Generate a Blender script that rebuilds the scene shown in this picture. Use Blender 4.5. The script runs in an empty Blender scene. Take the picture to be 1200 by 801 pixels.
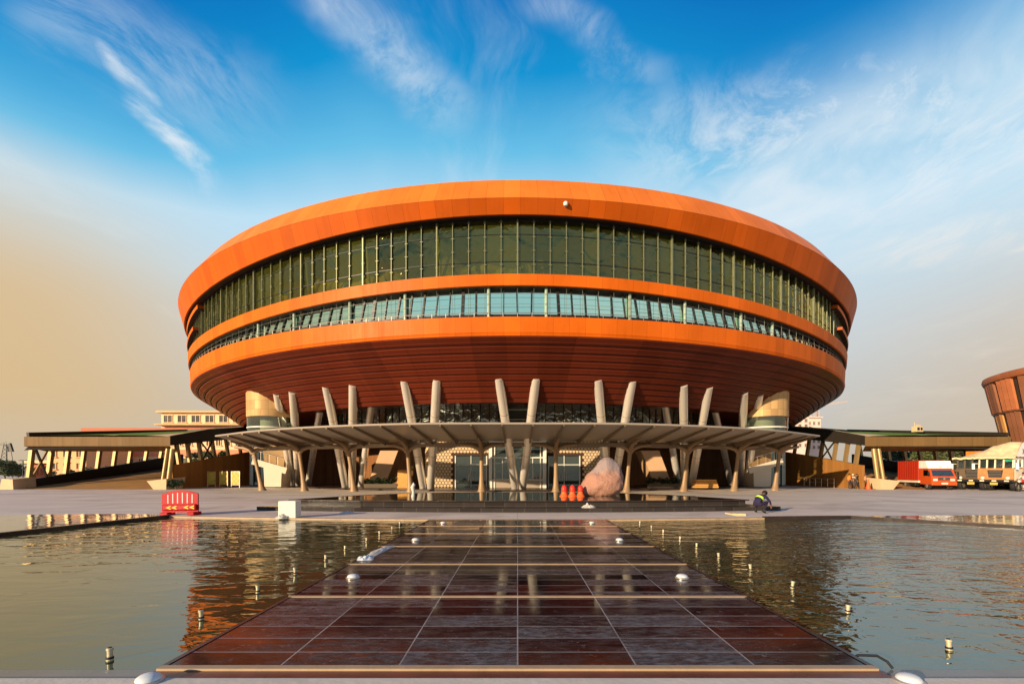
import bpy, bmesh, math, random
from mathutils import Vector, Matrix, noise
random.seed(7)
PI = math.pi
S = bpy.context.scene
COL = S.collection
EXPO = 0.72
SUN_AZ, SUN_EL = 45.0, 13.0          # sun stands behind the viewer, to the left
FPX, CX, CY, H = 540.0, 606.5, 552.0, 1.7

def px(x, Y):                         # world X of an image column at depth Y
    return (x - CX) * Y / FPX
def pz(y, Y):
    return H + (CY - y) * Y / FPX

# ------------------------------------------------------------------ materials
def lin(c):
    return c / 12.92 if c <= .04045 else ((c + .055) / 1.055) ** 2.4
def srgb(r, g, b):
    return (lin(r / 255), lin(g / 255), lin(b / 255))

class NT:
    def __init__(s, tree): s.t = tree; s.n = tree.nodes; s.l = tree.links
    def new(s, typ, **kw):
        n = s.n.new(typ)
        for k, v in kw.items():
            if k == 'ins':
                for a, b in v.items():
                    sock = n.inputs[a]
                    if isinstance(b, bpy.types.NodeSocket): s.l.new(b, sock)
                    else: sock.default_value = b
            else: setattr(n, k, v)
        return n
    def math(s, op, a, b=None, c=None, clamp=False):
        n = s.n.new('ShaderNodeMath'); n.operation = op; n.use_clamp = clamp
        for i, v in enumerate((a, b, c)):
            if v is None: continue
            if isinstance(v, bpy.types.NodeSocket): s.l.new(v, n.inputs[i])
            else: n.inputs[i].default_value = v
        return n.outputs[0]
    def mix(s, fac, a, b, blend='MIX'):
        n = s.n.new('ShaderNodeMix'); n.data_type = 'RGBA'; n.blend_type = blend
        for k, v in ((0, fac), (6, a), (7, b)):
            if isinstance(v, bpy.types.NodeSocket): s.l.new(v, n.inputs[k])
            elif k == 0: n.inputs[0].default_value = v
            else: n.inputs[k].default_value = tuple(v) + ((1,) if len(v) == 3 else ())
        return n.outputs[2]
    def smooth(s, v, a, b, lo=0.0, hi=1.0):
        n = s.n.new('ShaderNodeMapRange'); n.interpolation_type = 'SMOOTHSTEP'
        s.l.new(v, n.inputs[0])
        for i, q in enumerate((a, b, lo, hi)): n.inputs[i + 1].default_value = q
        return n.outputs[0]
    def noise(s, vec, scale, detail=4, rough=.55, dist=0.0):
        n = s.n.new('ShaderNodeTexNoise'); n.inputs['Scale'].default_value = scale
        n.inputs['Detail'].default_value = detail; n.inputs['Roughness'].default_value = rough
        n.inputs['Distortion'].default_value = dist
        if vec is not None: s.l.new(vec, n.inputs['Vector'])
        return n.outputs[0]
    def mapping(s, vec, scale=(1, 1, 1), rot=(0, 0, 0), loc=(0, 0, 0)):
        n = s.n.new('ShaderNodeMapping'); s.l.new(vec, n.inputs[0])
        n.inputs['Scale'].default_value = scale; n.inputs['Rotation'].default_value = rot; n.inputs['Location'].default_value = loc
        return n.outputs[0]

def base_mat(name):
    m = bpy.data.materials.new(name); m.use_nodes = True
    nt = NT(m.node_tree); p = nt.n['Principled BSDF']
    return m, nt, p

def mat(name, col, rough=.6, metal=0.0, var=.12, scale=1.5, bump=0.0, bscale=None, dirt=0.0, streak=0.0, spec=.3, stretch=(1, 1, 1), rvar=.1):
    m, nt, p = base_mat(name)
    co = nt.new('ShaderNodeTexCoord').outputs['Object']
    v = nt.mapping(co, stretch)
    n1 = nt.noise(v, scale, 6, .6)
    a = tuple(c * (1 - var * 1.6) for c in col); b = tuple(min(1, c * (1 + var * 1.6)) for c in col)
    c = nt.mix(n1, a, b)
    if dirt:
        n2 = nt.noise(v, scale * .35, 8, .65, .4)
        c = nt.mix(nt.smooth(n2, .5, .75, 0, dirt), c, tuple(q * .45 for q in col))
    if streak:
        n3 = nt.noise(nt.mapping(co, (3, 3, .12)), 1.0, 5, .6)
        c = nt.mix(nt.smooth(n3, .52, .75, 0, streak), c, tuple(q * .5 for q in col))
    nt.l.new(c, p.inputs['Base Color'])
    r = nt.math('MULTIPLY_ADD', n1, rvar * 2, rough - rvar, clamp=True)
    nt.l.new(r, p.inputs['Roughness'])
    p.inputs['Metallic'].default_value = metal
    p.inputs['Specular IOR Level'].default_value = spec
    if bump:
        nb = nt.noise(v, bscale or scale * 6, 6, .6)
        bn = nt.new('ShaderNodeBump', ins={'Height': nb, 'Strength': bump, 'Distance': .05})
        nt.l.new(bn.outputs[0], p.inputs['Normal'])
    return m

def panel_mat(name, col, width=1.1, rough=.45, seam=.5, var=.08, metal=0.0, rowh=60.0, spec=.12):
    """painted cladding panels: joints and slight tone changes from the UV (u = metres along the wall)"""
    m, nt, p = base_mat(name)
    uv = nt.new('ShaderNodeTexCoord').outputs['UV']
    obj = nt.new('ShaderNodeTexCoord').outputs['Object']
    br = nt.new('ShaderNodeTexBrick', offset=0.0, squash=1.0)
    nt.l.new(uv, br.inputs['Vector'])
    br.inputs['Scale'].default_value = 1.0
    br.inputs['Brick Width'].default_value = width; br.inputs['Row Height'].default_value = rowh
    br.inputs['Mortar Size'].default_value = .012; br.inputs['Mortar Smooth'].default_value = .2; br.inputs['Bias'].default_value = 0
    br.inputs['Color1'].default_value = tuple(c * (1 - var) for c in col) + (1,)
    br.inputs['Color2'].default_value = tuple(min(1, c * (1 + var)) for c in col) + (1,)
    br.inputs['Mortar'].default_value = tuple(c * seam for c in col) + (1,)
    st = nt.noise(nt.mapping(uv, (2.2, .35, 1)), 1.0, 6, .6)
    c = nt.mix(nt.smooth(st, .45, .78, 0, .42), br.outputs['Color'], tuple(q * .6 for q in col))
    n2 = nt.noise(obj, .35, 5, .6)
    c = nt.mix(nt.smooth(n2, .35, .7, 0, .26), c, tuple(min(1, q * 1.35 + .01) for q in col))
    nt.l.new(c, p.inputs['Base Color'])
    r = nt.math('MULTIPLY_ADD', st, .25, rough - .12, clamp=True); nt.l.new(r, p.inputs['Roughness'])
    p.inputs['Metallic'].default_value = metal; p.inputs['Specular IOR Level'].default_value = spec
    inv = nt.math('SUBTRACT', 1.0, br.outputs['Fac'])
    wob = nt.math('MULTIPLY_ADD', nt.noise(obj, .8, 2), .5, inv)
    bn = nt.new('ShaderNodeBump', ins={'Height': wob, 'Strength': .25, 'Distance': .02})
    nt.l.new(bn.outputs[0], p.inputs['Normal'])
    return m

def glass_mat(name, tint, refl=(1, 1, 1), through=.55, ior=1.5, wob=.04, gloss=.0, wscale=.5, body=None):
    """coated window glass: tinted see-through part under a mirror-like coat"""
    m, nt, p = base_mat(name)
    nt.n.remove(p); out = nt.n['Material Output']
    co = nt.new('ShaderNodeTexCoord').outputs['Object']
    nb = nt.noise(co, wscale, 3, .5, .6)
    bn = nt.new('ShaderNodeBump', ins={'Height': nb, 'Strength': wob, 'Distance': .5}).outputs[0]
    tr = nt.new('ShaderNodeBsdfTransparent'); tr.inputs[0].default_value = tuple(tint) + (1,)
    df = nt.new('ShaderNodeBsdfDiffuse'); df.inputs[0].default_value = tuple(body or [q * .35 for q in tint]) + (1,)
    oi = nt.new('ShaderNodeObjectInfo').outputs['Random']; bc = tuple(body or [q * .35 for q in tint])
    nt.l.new(nt.mix(oi, tuple(q * .45 for q in bc), tuple(q * 1.6 for q in bc)), df.inputs[0])
    mx = nt.new('ShaderNodeMixShader', ins={0: through}); nt.l.new(df.outputs[0], mx.inputs[1]); nt.l.new(tr.outputs[0], mx.inputs[2])
    gl = nt.new('ShaderNodeBsdfGlossy', ins={'Roughness': .015, 'Normal': bn}); gl.inputs[0].default_value = tuple(refl) + (1,)
    fr = nt.new('ShaderNodeFresnel', ins={'IOR': ior, 'Normal': bn})
    fac = nt.math('MAXIMUM', nt.math('ADD', fr.outputs[0], gloss, clamp=True), 0.0)
    mo = nt.new('ShaderNodeMixShader', ins={0: fac}); nt.l.new(mx.outputs[0], mo.inputs[1]); nt.l.new(gl.outputs[0], mo.inputs[2])
    nt.l.new(mo.outputs[0], out.inputs[0])
    return m

M = {}
ORANGE = (.52, .098, .002)
M['orange'] = panel_mat('orange_cladding', ORANGE, 1.1, .5, .5, .14)
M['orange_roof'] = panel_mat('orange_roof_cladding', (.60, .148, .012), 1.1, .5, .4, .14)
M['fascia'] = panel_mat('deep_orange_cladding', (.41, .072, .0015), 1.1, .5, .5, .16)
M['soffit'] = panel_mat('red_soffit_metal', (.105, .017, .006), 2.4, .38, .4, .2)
M['soffit_dark'] = mat('soffit_groove_shade', (.06, .012, .006), .7)  # groove shade put into the colour of the soffit slots
M['black_metal'] = mat('black_metal', (.015, .015, .016), .45, .3)
M['mullion'] = mat('pale_steel_mullion', (.17, .175, .095), .4, .3, .08, 3)
M['screen'] = mat('balcony_screen_steel', (.16, .17, .14), .5, .3)
M['dark_frame'] = mat('dark_frame', (.02, .02, .02), .4, .3)
M['glass_up'] = glass_mat('olive_glass', (.50, .50, .16), (.70, .68, .38), .70, 1.45, .30, .07, .6, (.060, .066, .012))
M['glass_low'] = glass_mat('teal_glass', (.10, .18, .18), (.56, .82, .68), .15, 1.5, .04, .80, .3, (.02, .04, .04))
M['glass_clear'] = glass_mat('lobby_glass', (.55, .66, .58), (.9, 1, .95), .85, 1.5, .01, .05, .3)
M['glass_green'] = glass_mat('green_glass', (.25, .42, .38), (.8, 1, .95), .6, 1.5, .02, .12, .3)
M['clerestory'] = glass_mat('clerestory_glass', (.40, .46, .36), (.85, .95, .85), .5, 1.5, .25, .22, 1.3, (.13, .14, .095))
M['column'] = mat('champagne_metal_column', (.92, .85, .74), .30, .6, .03, .8, rvar=.02)
M['canopy'] = mat('canopy_steel', (.20, .14, .085), .45, .25, .08, 1.0, .02)
M['canopy_top'] = mat('canopy_roof_panel', (.36, .295, .225), .4, .2, .08, .7)
M['canopy_col'] = mat('canopy_column_paint', (.25, .16, .085), .5, .15, .06, 1.5)
M['int_wall'] = mat('interior_olive_wall', (.40, .32, .09), .8, 0, .6, .55, dirt=.85, stretch=(1, 1, 1.6))
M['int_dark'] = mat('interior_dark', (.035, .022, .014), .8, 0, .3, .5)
M['int_wood'] = panel_mat('interior_wood', (.20, .09, .035), .35, .5, .4, .2)
M['int_ceiling'] = mat('interior_ceiling', (.30, .26, .14), .8, 0, .2, .4)
M['pale_col'] = mat('pale_interior_column', (.24, .31, .24), .5, 0, .05, 1)
M['rail'] = mat('steel_rail', (.55, .48, .40), .35, .7, .05)
M['rail_dim'] = mat('balcony_rail', (.26, .22, .18), .4, .5)
M['lattice'] = mat('tan_lattice_tile', (.58, .42, .25), .5, .1, .12, .8)
M['lattice_back'] = mat('lattice_joint', (.05, .025, .015), .8)
M['white_steel'] = mat('white_steel', (.66, .64, .56), .45, 0, .06, 1)
M['gold_metal'] = panel_mat('gold_metal_panel', (.40, .25, .11), .6, .55, .5, .25, .15, .8)
M['stair'] = mat('stair_plaster', (.55, .45, .33), .6, 0, .08, .8)
M['tan_block'] = mat('tan_stone_block', (.50, .31, .17), .6, 0, .12, .8)
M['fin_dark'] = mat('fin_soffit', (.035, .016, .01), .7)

# ground and water -----------------------------------------------------------
def plaza_mat():
    m, nt, p = base_mat('plaza_concrete')
    co = nt.new('ShaderNodeTexCoord').outputs['Object']
    n1 = nt.noise(co, .6, 8, .65); n2 = nt.noise(nt.mapping(co, (.06, .5, 1)), 1.0, 5, .6)
    n3 = nt.noise(co, 14, 4, .7)
    c = nt.mix(n1, (.52, .43, .35), (.66, .56, .465))
    c = nt.mix(nt.smooth(n2, .4, .7, 0, .4), c, (.31, .245, .195))
    c = nt.mix(nt.smooth(n3, .55, .8, 0, .25), c, (.25, .195, .155))
    n4 = nt.noise(co, .22, 7, .62, .8); c = nt.mix(nt.smooth(n4, .48, .64, 0, .5), c, (.27, .22, .18))
    br = nt.new('ShaderNodeTexBrick', offset=0.0); nt.l.new(co, br.inputs['Vector'])
    br.inputs['Scale'].default_value = 1; br.inputs['Brick Width'].default_value = 3.0; br.inputs['Row Height'].default_value = 3.0
    br.inputs['Mortar Size'].default_value = .012; br.inputs['Mortar Smooth'].default_value = .3
    c = nt.mix(nt.math('MULTIPLY', br.outputs['Fac'], .6), c, (.16, .13, .11))
    nt.l.new(c, p.inputs['Base Color'])
    nt.l.new(nt.math('MULTIPLY_ADD', n1, .3, .45), p.inputs['Roughness'])
    bn = nt.new('ShaderNodeBump', ins={'Height': n3, 'Strength': .2, 'Distance': .01}); nt.l.new(bn.outputs[0], p.inputs['Normal'])
    return m
M['plaza'] = plaza_mat()

def water_mat(name, base, rip, calm=True, tile=None):
    m, nt, p = base_mat(name)
    co = nt.new('ShaderNodeTexCoord').outputs['Object']
    n1 = nt.noise(nt.mapping(co, (.75, 1.7, 1), (0, 0, .12)), 1.15, 2, .45, .8)
    n2 = nt.noise(nt.mapping(co, (.9, 1.4, 1), (0, 0, -.5)), 4.5, 2, .5, .6)
    sx = nt.new('ShaderNodeSeparateXYZ', ins={0: co})
    big = nt.noise(co, .16, 2, .5)
    if calm:                         # breeze: rougher on the right basin and towards the far side
        k = nt.smooth(sx.outputs[0], -4, 6, .42, 1.0)
        ky = nt.smooth(sx.outputs[1], 4, 13, .42, 1.0)
        k = nt.math('MULTIPLY', nt.math('MULTIPLY', k, ky), nt.math('MULTIPLY_ADD', big, 1.2, .35))
    else: k = 1.0
    fine = nt.math('MULTIPLY', n2, nt.smooth(sx.outputs[0], -6, 8, .10, .42))
    hgt = nt.math('MULTIPLY', nt.math('ADD', fine, n1), k)
    bn = nt.new('ShaderNodeBump', ins={'Height': hgt, 'Strength': rip, 'Distance': .07})
    murk = nt.noise(co, .9, 5, .6)
    c = nt.mix(murk, tuple(q * .7 for q in base), tuple(q * 1.3 for q in base))
    nt.l.new(c, p.inputs['Base Color'])
    p.inputs['Roughness'].default_value = .015; p.inputs['IOR'].default_value = 2.3; p.inputs['Specular Tint'].default_value = (.74, .97, 1.0, 1)
    nt.l.new(bn.outputs[0], p.inputs['Normal'])
    return m
M['water'] = water_mat('basin_water', (.034, .040, .013), 1.25)
M['water_up'] = water_mat('raised_pool_water', (.03, .03, .018), .05, False)
M['film'] = water_mat('wet_paving_film', (.20, .16, .13), .10, False)

def causeway_mat():
    m, nt, p = base_mat('polished_granite_tiles')
    co = nt.new('ShaderNodeTexCoord').outputs['Object']
    br = nt.new('ShaderNodeTexBrick', offset=0.0); nt.l.new(co, br.inputs['Vector'])
    br.inputs['Scale'].default_value = 1; br.inputs['Brick Width'].default_value = 1.04; br.inputs['Row Height'].default_value = .362
    br.inputs['Mortar Size'].default_value = .007; br.inputs['Mortar Smooth'].default_value = .1; br.inputs['Bias'].default_value = 0
    br.inputs['Color1'].default_value = (0, 0, 0, 1); br.inputs['Color2'].default_value = (1, 1, 1, 1); br.inputs['Mortar'].default_value = (.5, .5, .5, 1)
    tone = nt.new('ShaderNodeSeparateColor', ins={0: br.outputs['Color']}).outputs[0]
    c = nt.mix(tone, (.005, .0035, .004), (.018, .0105, .0105))
    # bowl's orange reflection painted red towards the corners, white salt bloom drawn out along the rows
    big = nt.noise(co, .42, 4, .55)
    sx = nt.new('ShaderNodeSeparateXYZ', ins={0: co})
    red = nt.math('MULTIPLY', nt.math('MULTIPLY', nt.smooth(big, .42, .62), nt.smooth(sx.outputs[1], 6.2, 4.4)), nt.smooth(nt.math('ABSOLUTE', sx.outputs[0]), .9, 2.2))
    c = nt.mix(nt.math('MULTIPLY', red, .7), c, (.10, .018, .010))
    s1 = nt.noise(nt.mapping(co, (1.3, 3.4, 1)), 1.5, 9, .72, .7)
    s2 = nt.noise(co, .8, 3, .5)
    sv = nt.math('MULTIPLY', nt.smooth(s1, .42, .70, 0, 1), nt.smooth(s2, .32, .58, .15, .9))
    sv = nt.math('MULTIPLY', sv, nt.smooth(tone, .25, .7, .22, 1.0))
    film = nt.math('MULTIPLY', nt.smooth(tone, .45, .75), nt.smooth(nt.noise(nt.mapping(co, (1.0, 3.2, 1)), 2.2, 9, .72, .5), .36, .66, .03, 1.0))
    sv = nt.math('MAXIMUM', sv, nt.math('MULTIPLY', film, .75))
    fm = nt.noise(nt.mapping(co, (3.0, 9.0, 1)), 2.4, 10, .8, .6)
    blo = nt.mix(nt.smooth(fm, .38, .66), (.030, .029, .032), (.22, .225, .24))
    c = nt.mix(nt.math('MULTIPLY', sv, .8), c, blo)
    s4 = nt.noise(co, 9, 7, .75)
    c = nt.mix(nt.math('MULTIPLY', nt.smooth(s4, .56, .74), .4), c, (.40, .36, .36))
    c = nt.mix(nt.math('MULTIPLY', br.outputs['Fac'], nt.smooth(s2, .3, .6, .5, .95)), c, (.34, .32, .31))
    ex, ey = nt.math('MULTIPLY_ADD', sx.outputs[0], 1.3, 2.6), nt.math('MULTIPLY_ADD', sx.outputs[1], 5.5, -27.3)
    q = nt.math('ADD', nt.math('ADD', nt.math('MULTIPLY', ex, ex), nt.math('MULTIPLY', ey, ey)), nt.math('MULTIPLY_ADD', s1, 2.4, -1.2))
    puddle = nt.smooth(q, 1.0, .85, 0, .0)
    wear = nt.math('MULTIPLY', nt.smooth(sx.outputs[1], 6.4, 5.0), nt.smooth(nt.noise(nt.mapping(co, (1.0, 3.6, 1)), 2.0, 10, .78, .4), .40, .62, .0, .85))
    wear = nt.math('MULTIPLY', wear, nt.smooth(tone, .1, .65, .3, 1.0))
    wear = nt.math('MULTIPLY', wear, nt.smooth(nt.math('ABSOLUTE', sx.outputs[0]), 2.9, 1.6, .25, 1.0))
    sv = nt.math('MULTIPLY', sv, nt.math('SUBTRACT', 1.0, puddle)); c = nt.mix(nt.math('MULTIPLY', wear, .6), c, blo); sv = nt.math('MULTIPLY', nt.math('MAXIMUM', sv, wear), nt.math('SUBTRACT', 1.0, puddle)); c = nt.mix(puddle, c, (.008, .004, .004))
    nt.l.new(c, p.inputs['Base Color'])
    r = nt.math('MULTIPLY_ADD', sv, .45, nt.smooth(sx.outputs[1], 6.2, 4.4, .045, .09))
    r = nt.math('ADD', r, nt.math('MULTIPLY', nt.smooth(s2, .4, .7), .06))
    nt.l.new(r, p.inputs['Roughness'])
    nt.l.new(nt.smooth(sx.outputs[1], 5.2, 6.4, .18, .5), p.inputs['Specular IOR Level'])   # specular lowered near the viewer to hold back the bowl's orange reflection
    p.inputs['IOR'].default_value = 1.5
    hb = nt.math('MULTIPLY_ADD', br.outputs['Fac'], -.6, nt.math('MULTIPLY', nt.noise(co, 2.2, 2), .12))
    bn = nt.new('ShaderNodeBump', ins={'Height': hb, 'Strength': .18, 'Distance': .008}); nt.l.new(bn.outputs[0], p.inputs['Normal'])
    return m
M['granite'] = causeway_mat()
M['strip'] = mat('beige_stone_strip', (.36, .25, .15), .5, 0, .2, 3, .05, dirt=.5)
M['cream_kerb'] = mat('cream_kerb_stone', (.55, .49, .40), .7, 0, .12, 2, .1, dirt=.3)
M['grey_ledge'] = mat('wet_grey_ledge', (.16, .15, .135), .15, 0, .2, 2.5, .05, dirt=.5)
M['red_ledge'] = causeway_mat(); M['red_ledge'].name = 'ledge_granite'
M['dark_kerb'] = mat('dark_granite_kerb', (.028, .018, .016), .25, 0, .3, 2)
M['plinth'] = panel_mat('black_granite_plinth', (.032, .026, .023), .9, .16, 2.6, .3, 0, 3)
M['earth'] = mat('sandy_ramp_floor', (.33, .165, .05), .9, 0, .26, .5, .3, 6, dirt=.5)
M['ramp_conc'] = mat('ramp_concrete', (.30, .21, .11), .75, 0, .12, .7, .05, streak=.35)
M['ramp_fascia'] = panel_mat('ramp_fascia_panels', (.15, .085, .030), 1.15, .6, .5, .14)
M['ramp_wall'] = panel_mat('ramp_wall_cladding', (.26, .115, .028), .6, .6, .6, .14)
M['ramp_dark'] = mat('ramp_roof_edge', (.03, .024, .018), .5, .2)
M['ramp_post'] = mat('ramp_post_metal', (.30, .20, .085), .4, .35, .08, 1, streak=.3)
M['pier'] = mat('cream_pier_stone', (.52, .38, .22), .7, 0, .1, 1.2, .08, dirt=.3)
M['turf'] = mat('roof_turf', (.085, .17, .010), .95, 0, .4, 3, .5, 20)

# ------------------------------------------------------------------ mesh builder
class MB:
    def __init__(s): s.v = []; s.f = []; s.m = []; s.uv = {}
    def add(s, vs, fs, mi=0, uvs=None):
        o = len(s.v); s.v += [tuple(v) for v in vs]
        if uvs:
            for i, q in enumerate(uvs): s.uv[o + i] = q
        for f in fs: s.f.append(tuple(o + i for i in f)); s.m.append(mi)
        return s
    def box(s, c, size, rz=0.0, mi=0, mat4=None, bev=0.0):
        x, y, z = (q / 2 for q in size)
        if bev:
            bm = bmesh.new(); bmesh.ops.create_cube(bm, size=1)
            bmesh.ops.scale(bm, vec=size, verts=bm.verts)
            bmesh.ops.bevel(bm, geom=bm.edges[:], offset=bev, segments=2, affect='EDGES', profile=.5)
            vs = [v.co.copy() for v in bm.verts]; bm.verts.index_update()
            fs = [[v.index for v in f.verts] for f in bm.faces]; bm.free()
        else:
            vs = [Vector((a * x, b * y, d * z)) for a in (-1, 1) for b in (-1, 1) for d in (-1, 1)]
            fs = [(0, 1, 3, 2), (4, 6, 7, 5), (0, 4, 5, 1), (2, 3, 7, 6), (0, 2, 6, 4), (1, 5, 7, 3)]
        R = mat4 or Matrix.Rotation(rz, 4, 'Z')
        return s.add([R @ v + Vector(c) for v in vs], fs, mi)
    def hexa(s, p, mi=0):            # 8 corners: bottom loop then top loop
        return s.add(p, [(3, 2, 1, 0), (4, 5, 6, 7), (0, 1, 5, 4), (1, 2, 6, 5), (2, 3, 7, 6), (3, 0, 4, 7)], mi)
    def beam(s, p0, p1, w, h, up=(0, 0, 1), mi=0):
        p0, p1 = Vector(p0), Vector(p1); d = (p1 - p0).normalized(); up = Vector(up)
        sx = d.cross(up); sx = sx.normalized() if sx.length > 1e-6 else Vector((1, 0, 0)); u = sx.cross(d)
        a, b = sx * w / 2, u * h / 2
        return s.hexa([p0 - a - b, p0 + a - b, p1 + a - b, p1 - a - b, p0 - a + b, p0 + a + b, p1 + a + b, p1 - a + b], mi)
    def tube(s, p0, p1, r0, r1=None, n=12, mi=0, cap=True):
        r1 = r0 if r1 is None else r1
        return s.path([p0, p1], [r0, r1], n, mi, cap)
    def path(s, pts, rs, n=10, mi=0, cap=True):
        pts = [Vector(p) for p in pts]
        if not hasattr(rs, '__len__'): rs = [rs] * len(pts)
        vs = []; prev = None
        for i, p in enumerate(pts):
            d = (pts[min(i + 1, len(pts) - 1)] - pts[max(i - 1, 0)]).normalized()
            if prev is None:
                a = d.orthogonal().normalized()
            else: a = (prev - d * prev.dot(d)).normalized()
            prev = a; b = d.cross(a)
            vs += [p + (a * math.cos(2 * PI * k / n) + b * math.sin(2 * PI * k / n)) * rs[i] for k in range(n)]
        fs = [(i * n + k, i * n + (k + 1) % n, (i + 1) * n + (k + 1) % n, (i + 1) * n + k) for i in range(len(pts) - 1) for k in range(n)]
        if cap: fs += [tuple(range(n - 1, -1, -1)), tuple((len(pts) - 1) * n + k for k in range(n))]
        return s.add(vs, fs, mi)
    def lathe(s, prof, c=(0, 0, 0), n=20, mi=0, sx=1, sy=1):
        vs = [(c[0] + r * math.cos(2 * PI * k / n) * sx, c[1] + r * math.sin(2 * PI * k / n) * sy, c[2] + z) for r, z in prof for k in range(n)]
        fs = [(i * n + k, i * n + (k + 1) % n, (i + 1) * n + (k + 1) % n, (i + 1) * n + k) for i in range(len(prof) - 1) for k in range(n)]
        fs += [tuple(range(n - 1, -1, -1)), tuple((len(prof) - 1) * n + k for k in range(n))]
        return s.add(vs, fs, mi)
    def prism(s, poly, z0, z1, mi=0):
        n = len(poly); zt = z1 if callable(z1) else (lambda x, y: z1); zb = z0 if callable(z0) else (lambda x, y: z0)
        vs = [(x, y, zb(x, y)) for x, y in poly] + [(x, y, zt(x, y)) for x, y in poly]
        fs = [tuple(range(n - 1, -1, -1)), tuple(range(n, 2 * n))] + [(i, (i + 1) % n, n + (i + 1) % n, n + i) for i in range(n)]
        return s.add(vs, fs, mi)
    def plate(s, outer, holes, thick, xf, mi=0):
        """flat outline (x,z) with holes, extruded along y; xf maps a Vector to world"""
        bm = bmesh.new(); loops = []
        for lp in [outer] + holes:
            vv = [bm.verts.new((x, -thick / 2, z)) for x, z in lp]; loops.append(vv)
            for i in range(len(vv)): bm.edges.new((vv[i], vv[(i + 1) % len(vv)]))
        bmesh.ops.triangle_fill(bm, edges=bm.edges[:], use_beauty=True, use_dissolve=False, normal=(0, -1, 0))
        r = bmesh.ops.extrude_face_region(bm, geom=bm.faces[:])
        bmesh.ops.translate(bm, verts=[g for g in r['geom'] if isinstance(g, bmesh.types.BMVert)], vec=(0, thick, 0))
        bmesh.ops.recalc_face_normals(bm, faces=bm.faces[:]); bm.verts.index_update()
        s.add([xf(v.co.copy()) for v in bm.verts], [[v.index for v in f.verts] for f in bm.faces], mi); bm.free()
        return s
    def grid(s, rows, mi=0, uvs=None):
        n = len(rows[0]); vs = [p for r in rows for p in r]
        fs = [(i * n + k, i * n + k + 1, (i + 1) * n + k + 1, (i + 1) * n + k) for i in range(len(rows) - 1) for k in range(n - 1)]
        return s.add(vs, fs, mi, [q for r in uvs for q in r] if uvs else None)
    def build(s, name, mats, parent=None, smooth=False, org=None, fixn=True, angle=35):
        me = bpy.data.meshes.new(name)
        o3 = Vector(org) if org is not None else Vector(ROOT.get(parent.name, (0, 0, 0)) if parent else (0, 0, 0))
        me.from_pydata([tuple(Vector(v) - o3) for v in s.v], [], s.f)
        for m_ in (mats if isinstance(mats, (list, tuple)) else [mats]): me.materials.append(m_)
        me.polygons.foreach_set('material_index', s.m)
        if s.uv:
            ul = me.uv_layers.new(name='UVMap')
            for lp in me.loops: ul.data[lp.index].uv = s.uv.get(lp.vertex_index, (0, 0))
        if fixn:
            bm = bmesh.new(); bm.from_mesh(me); bmesh.ops.recalc_face_normals(bm, faces=bm.faces[:]); bm.to_mesh(me); bm.free()
        if smooth:
            me.polygons.foreach_set('use_smooth', [True] * len(me.polygons))
            try: me.set_sharp_from_angle(angle=math.radians(angle))
            except Exception: pass
        me.update()
        ob = bpy.data.objects.new(name, me); COL.objects.link(ob)
        if parent is not None:
            ob.parent = parent; ROOT[ob.name] = ROOT.get(parent.name, (0, 0, 0))
        elif org is not None: ob.location = org; ROOT[ob.name] = tuple(org)
        return ob
ROOT = {}

def tag(o, label=None, cat=None, group=None, kind=None):
    if label: o['label'] = label
    if cat: o['category'] = cat
    if group: o['group'] = group
    if kind: o['kind'] = kind
    return o
def thing(name, label, cat, loc=(0, 0, 0), rz=0.0, group=None, local=False):
    o = bpy.data.objects.new(name, None); COL.objects.link(o); o.location = loc; o.rotation_euler = (0, 0, rz); o.empty_display_size = .3
    ROOT[o.name] = (0, 0, 0) if (local or rz) else tuple(loc)
    return tag(o, label, cat, group)
def struct(o): o['kind'] = 'structure'; return o
def dup(src, loc, rz=None, label=None):
    r = src.copy(); COL.objects.link(r); r.location = loc
    if rz is not None: r.rotation_euler = (0, 0, rz)
    if label: r['label'] = label
    for ch in list(src.children):
        c = ch.copy(); COL.objects.link(c); c.parent = r
        for g in list(ch.children):
            d = g.copy(); COL.objects.link(d); d.parent = c
    return r
ORD = ['nearest', 'second nearest', 'third nearest', 'fourth nearest', 'fifth nearest', 'sixth nearest', 'seventh nearest', 'eighth nearest', 'ninth nearest', 'tenth nearest', 'eleventh nearest', 'farthest']

# ------------------------------------------------------------------ the bowl's plan
BF, BA, BB = 29.0, 44.3, 47.8
def ring(th, d):
    x, y = BA * math.sin(th), BF + BB * (1 - math.cos(th))
    tx, ty = BA * math.cos(th), BB * math.sin(th); l = math.hypot(tx, ty)
    return x - ty / l * d, y + tx / l * d
def arc_table(n=720):
    out = [0.0]; p = ring(0, 0)
    for i in range(1, n + 1):
        q = ring(PI * i / n, 0); out.append(out[-1] + math.hypot(q[0] - p[0], q[1] - p[1])); p = q
    return out
ARC = arc_table()
def arclen(th):
    a = abs(th) / PI * 720; i = min(int(a), 719); v = ARC[i] + (ARC[i + 1] - ARC[i]) * (a - i)
    return v if th >= 0 else -v
def th_at(s):
    lo, hi = 0.0, PI
    for _ in range(40):
        m_ = (lo + hi) / 2
        if arclen(m_) < abs(s): lo = m_
        else: hi = m_
    return lo if s >= 0 else -lo
def sm(t): t = max(0, min(1, t)); return t * t * (3 - 2 * t)
def dip(th): return sm(abs(math.degrees(th)) / 46)
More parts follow.
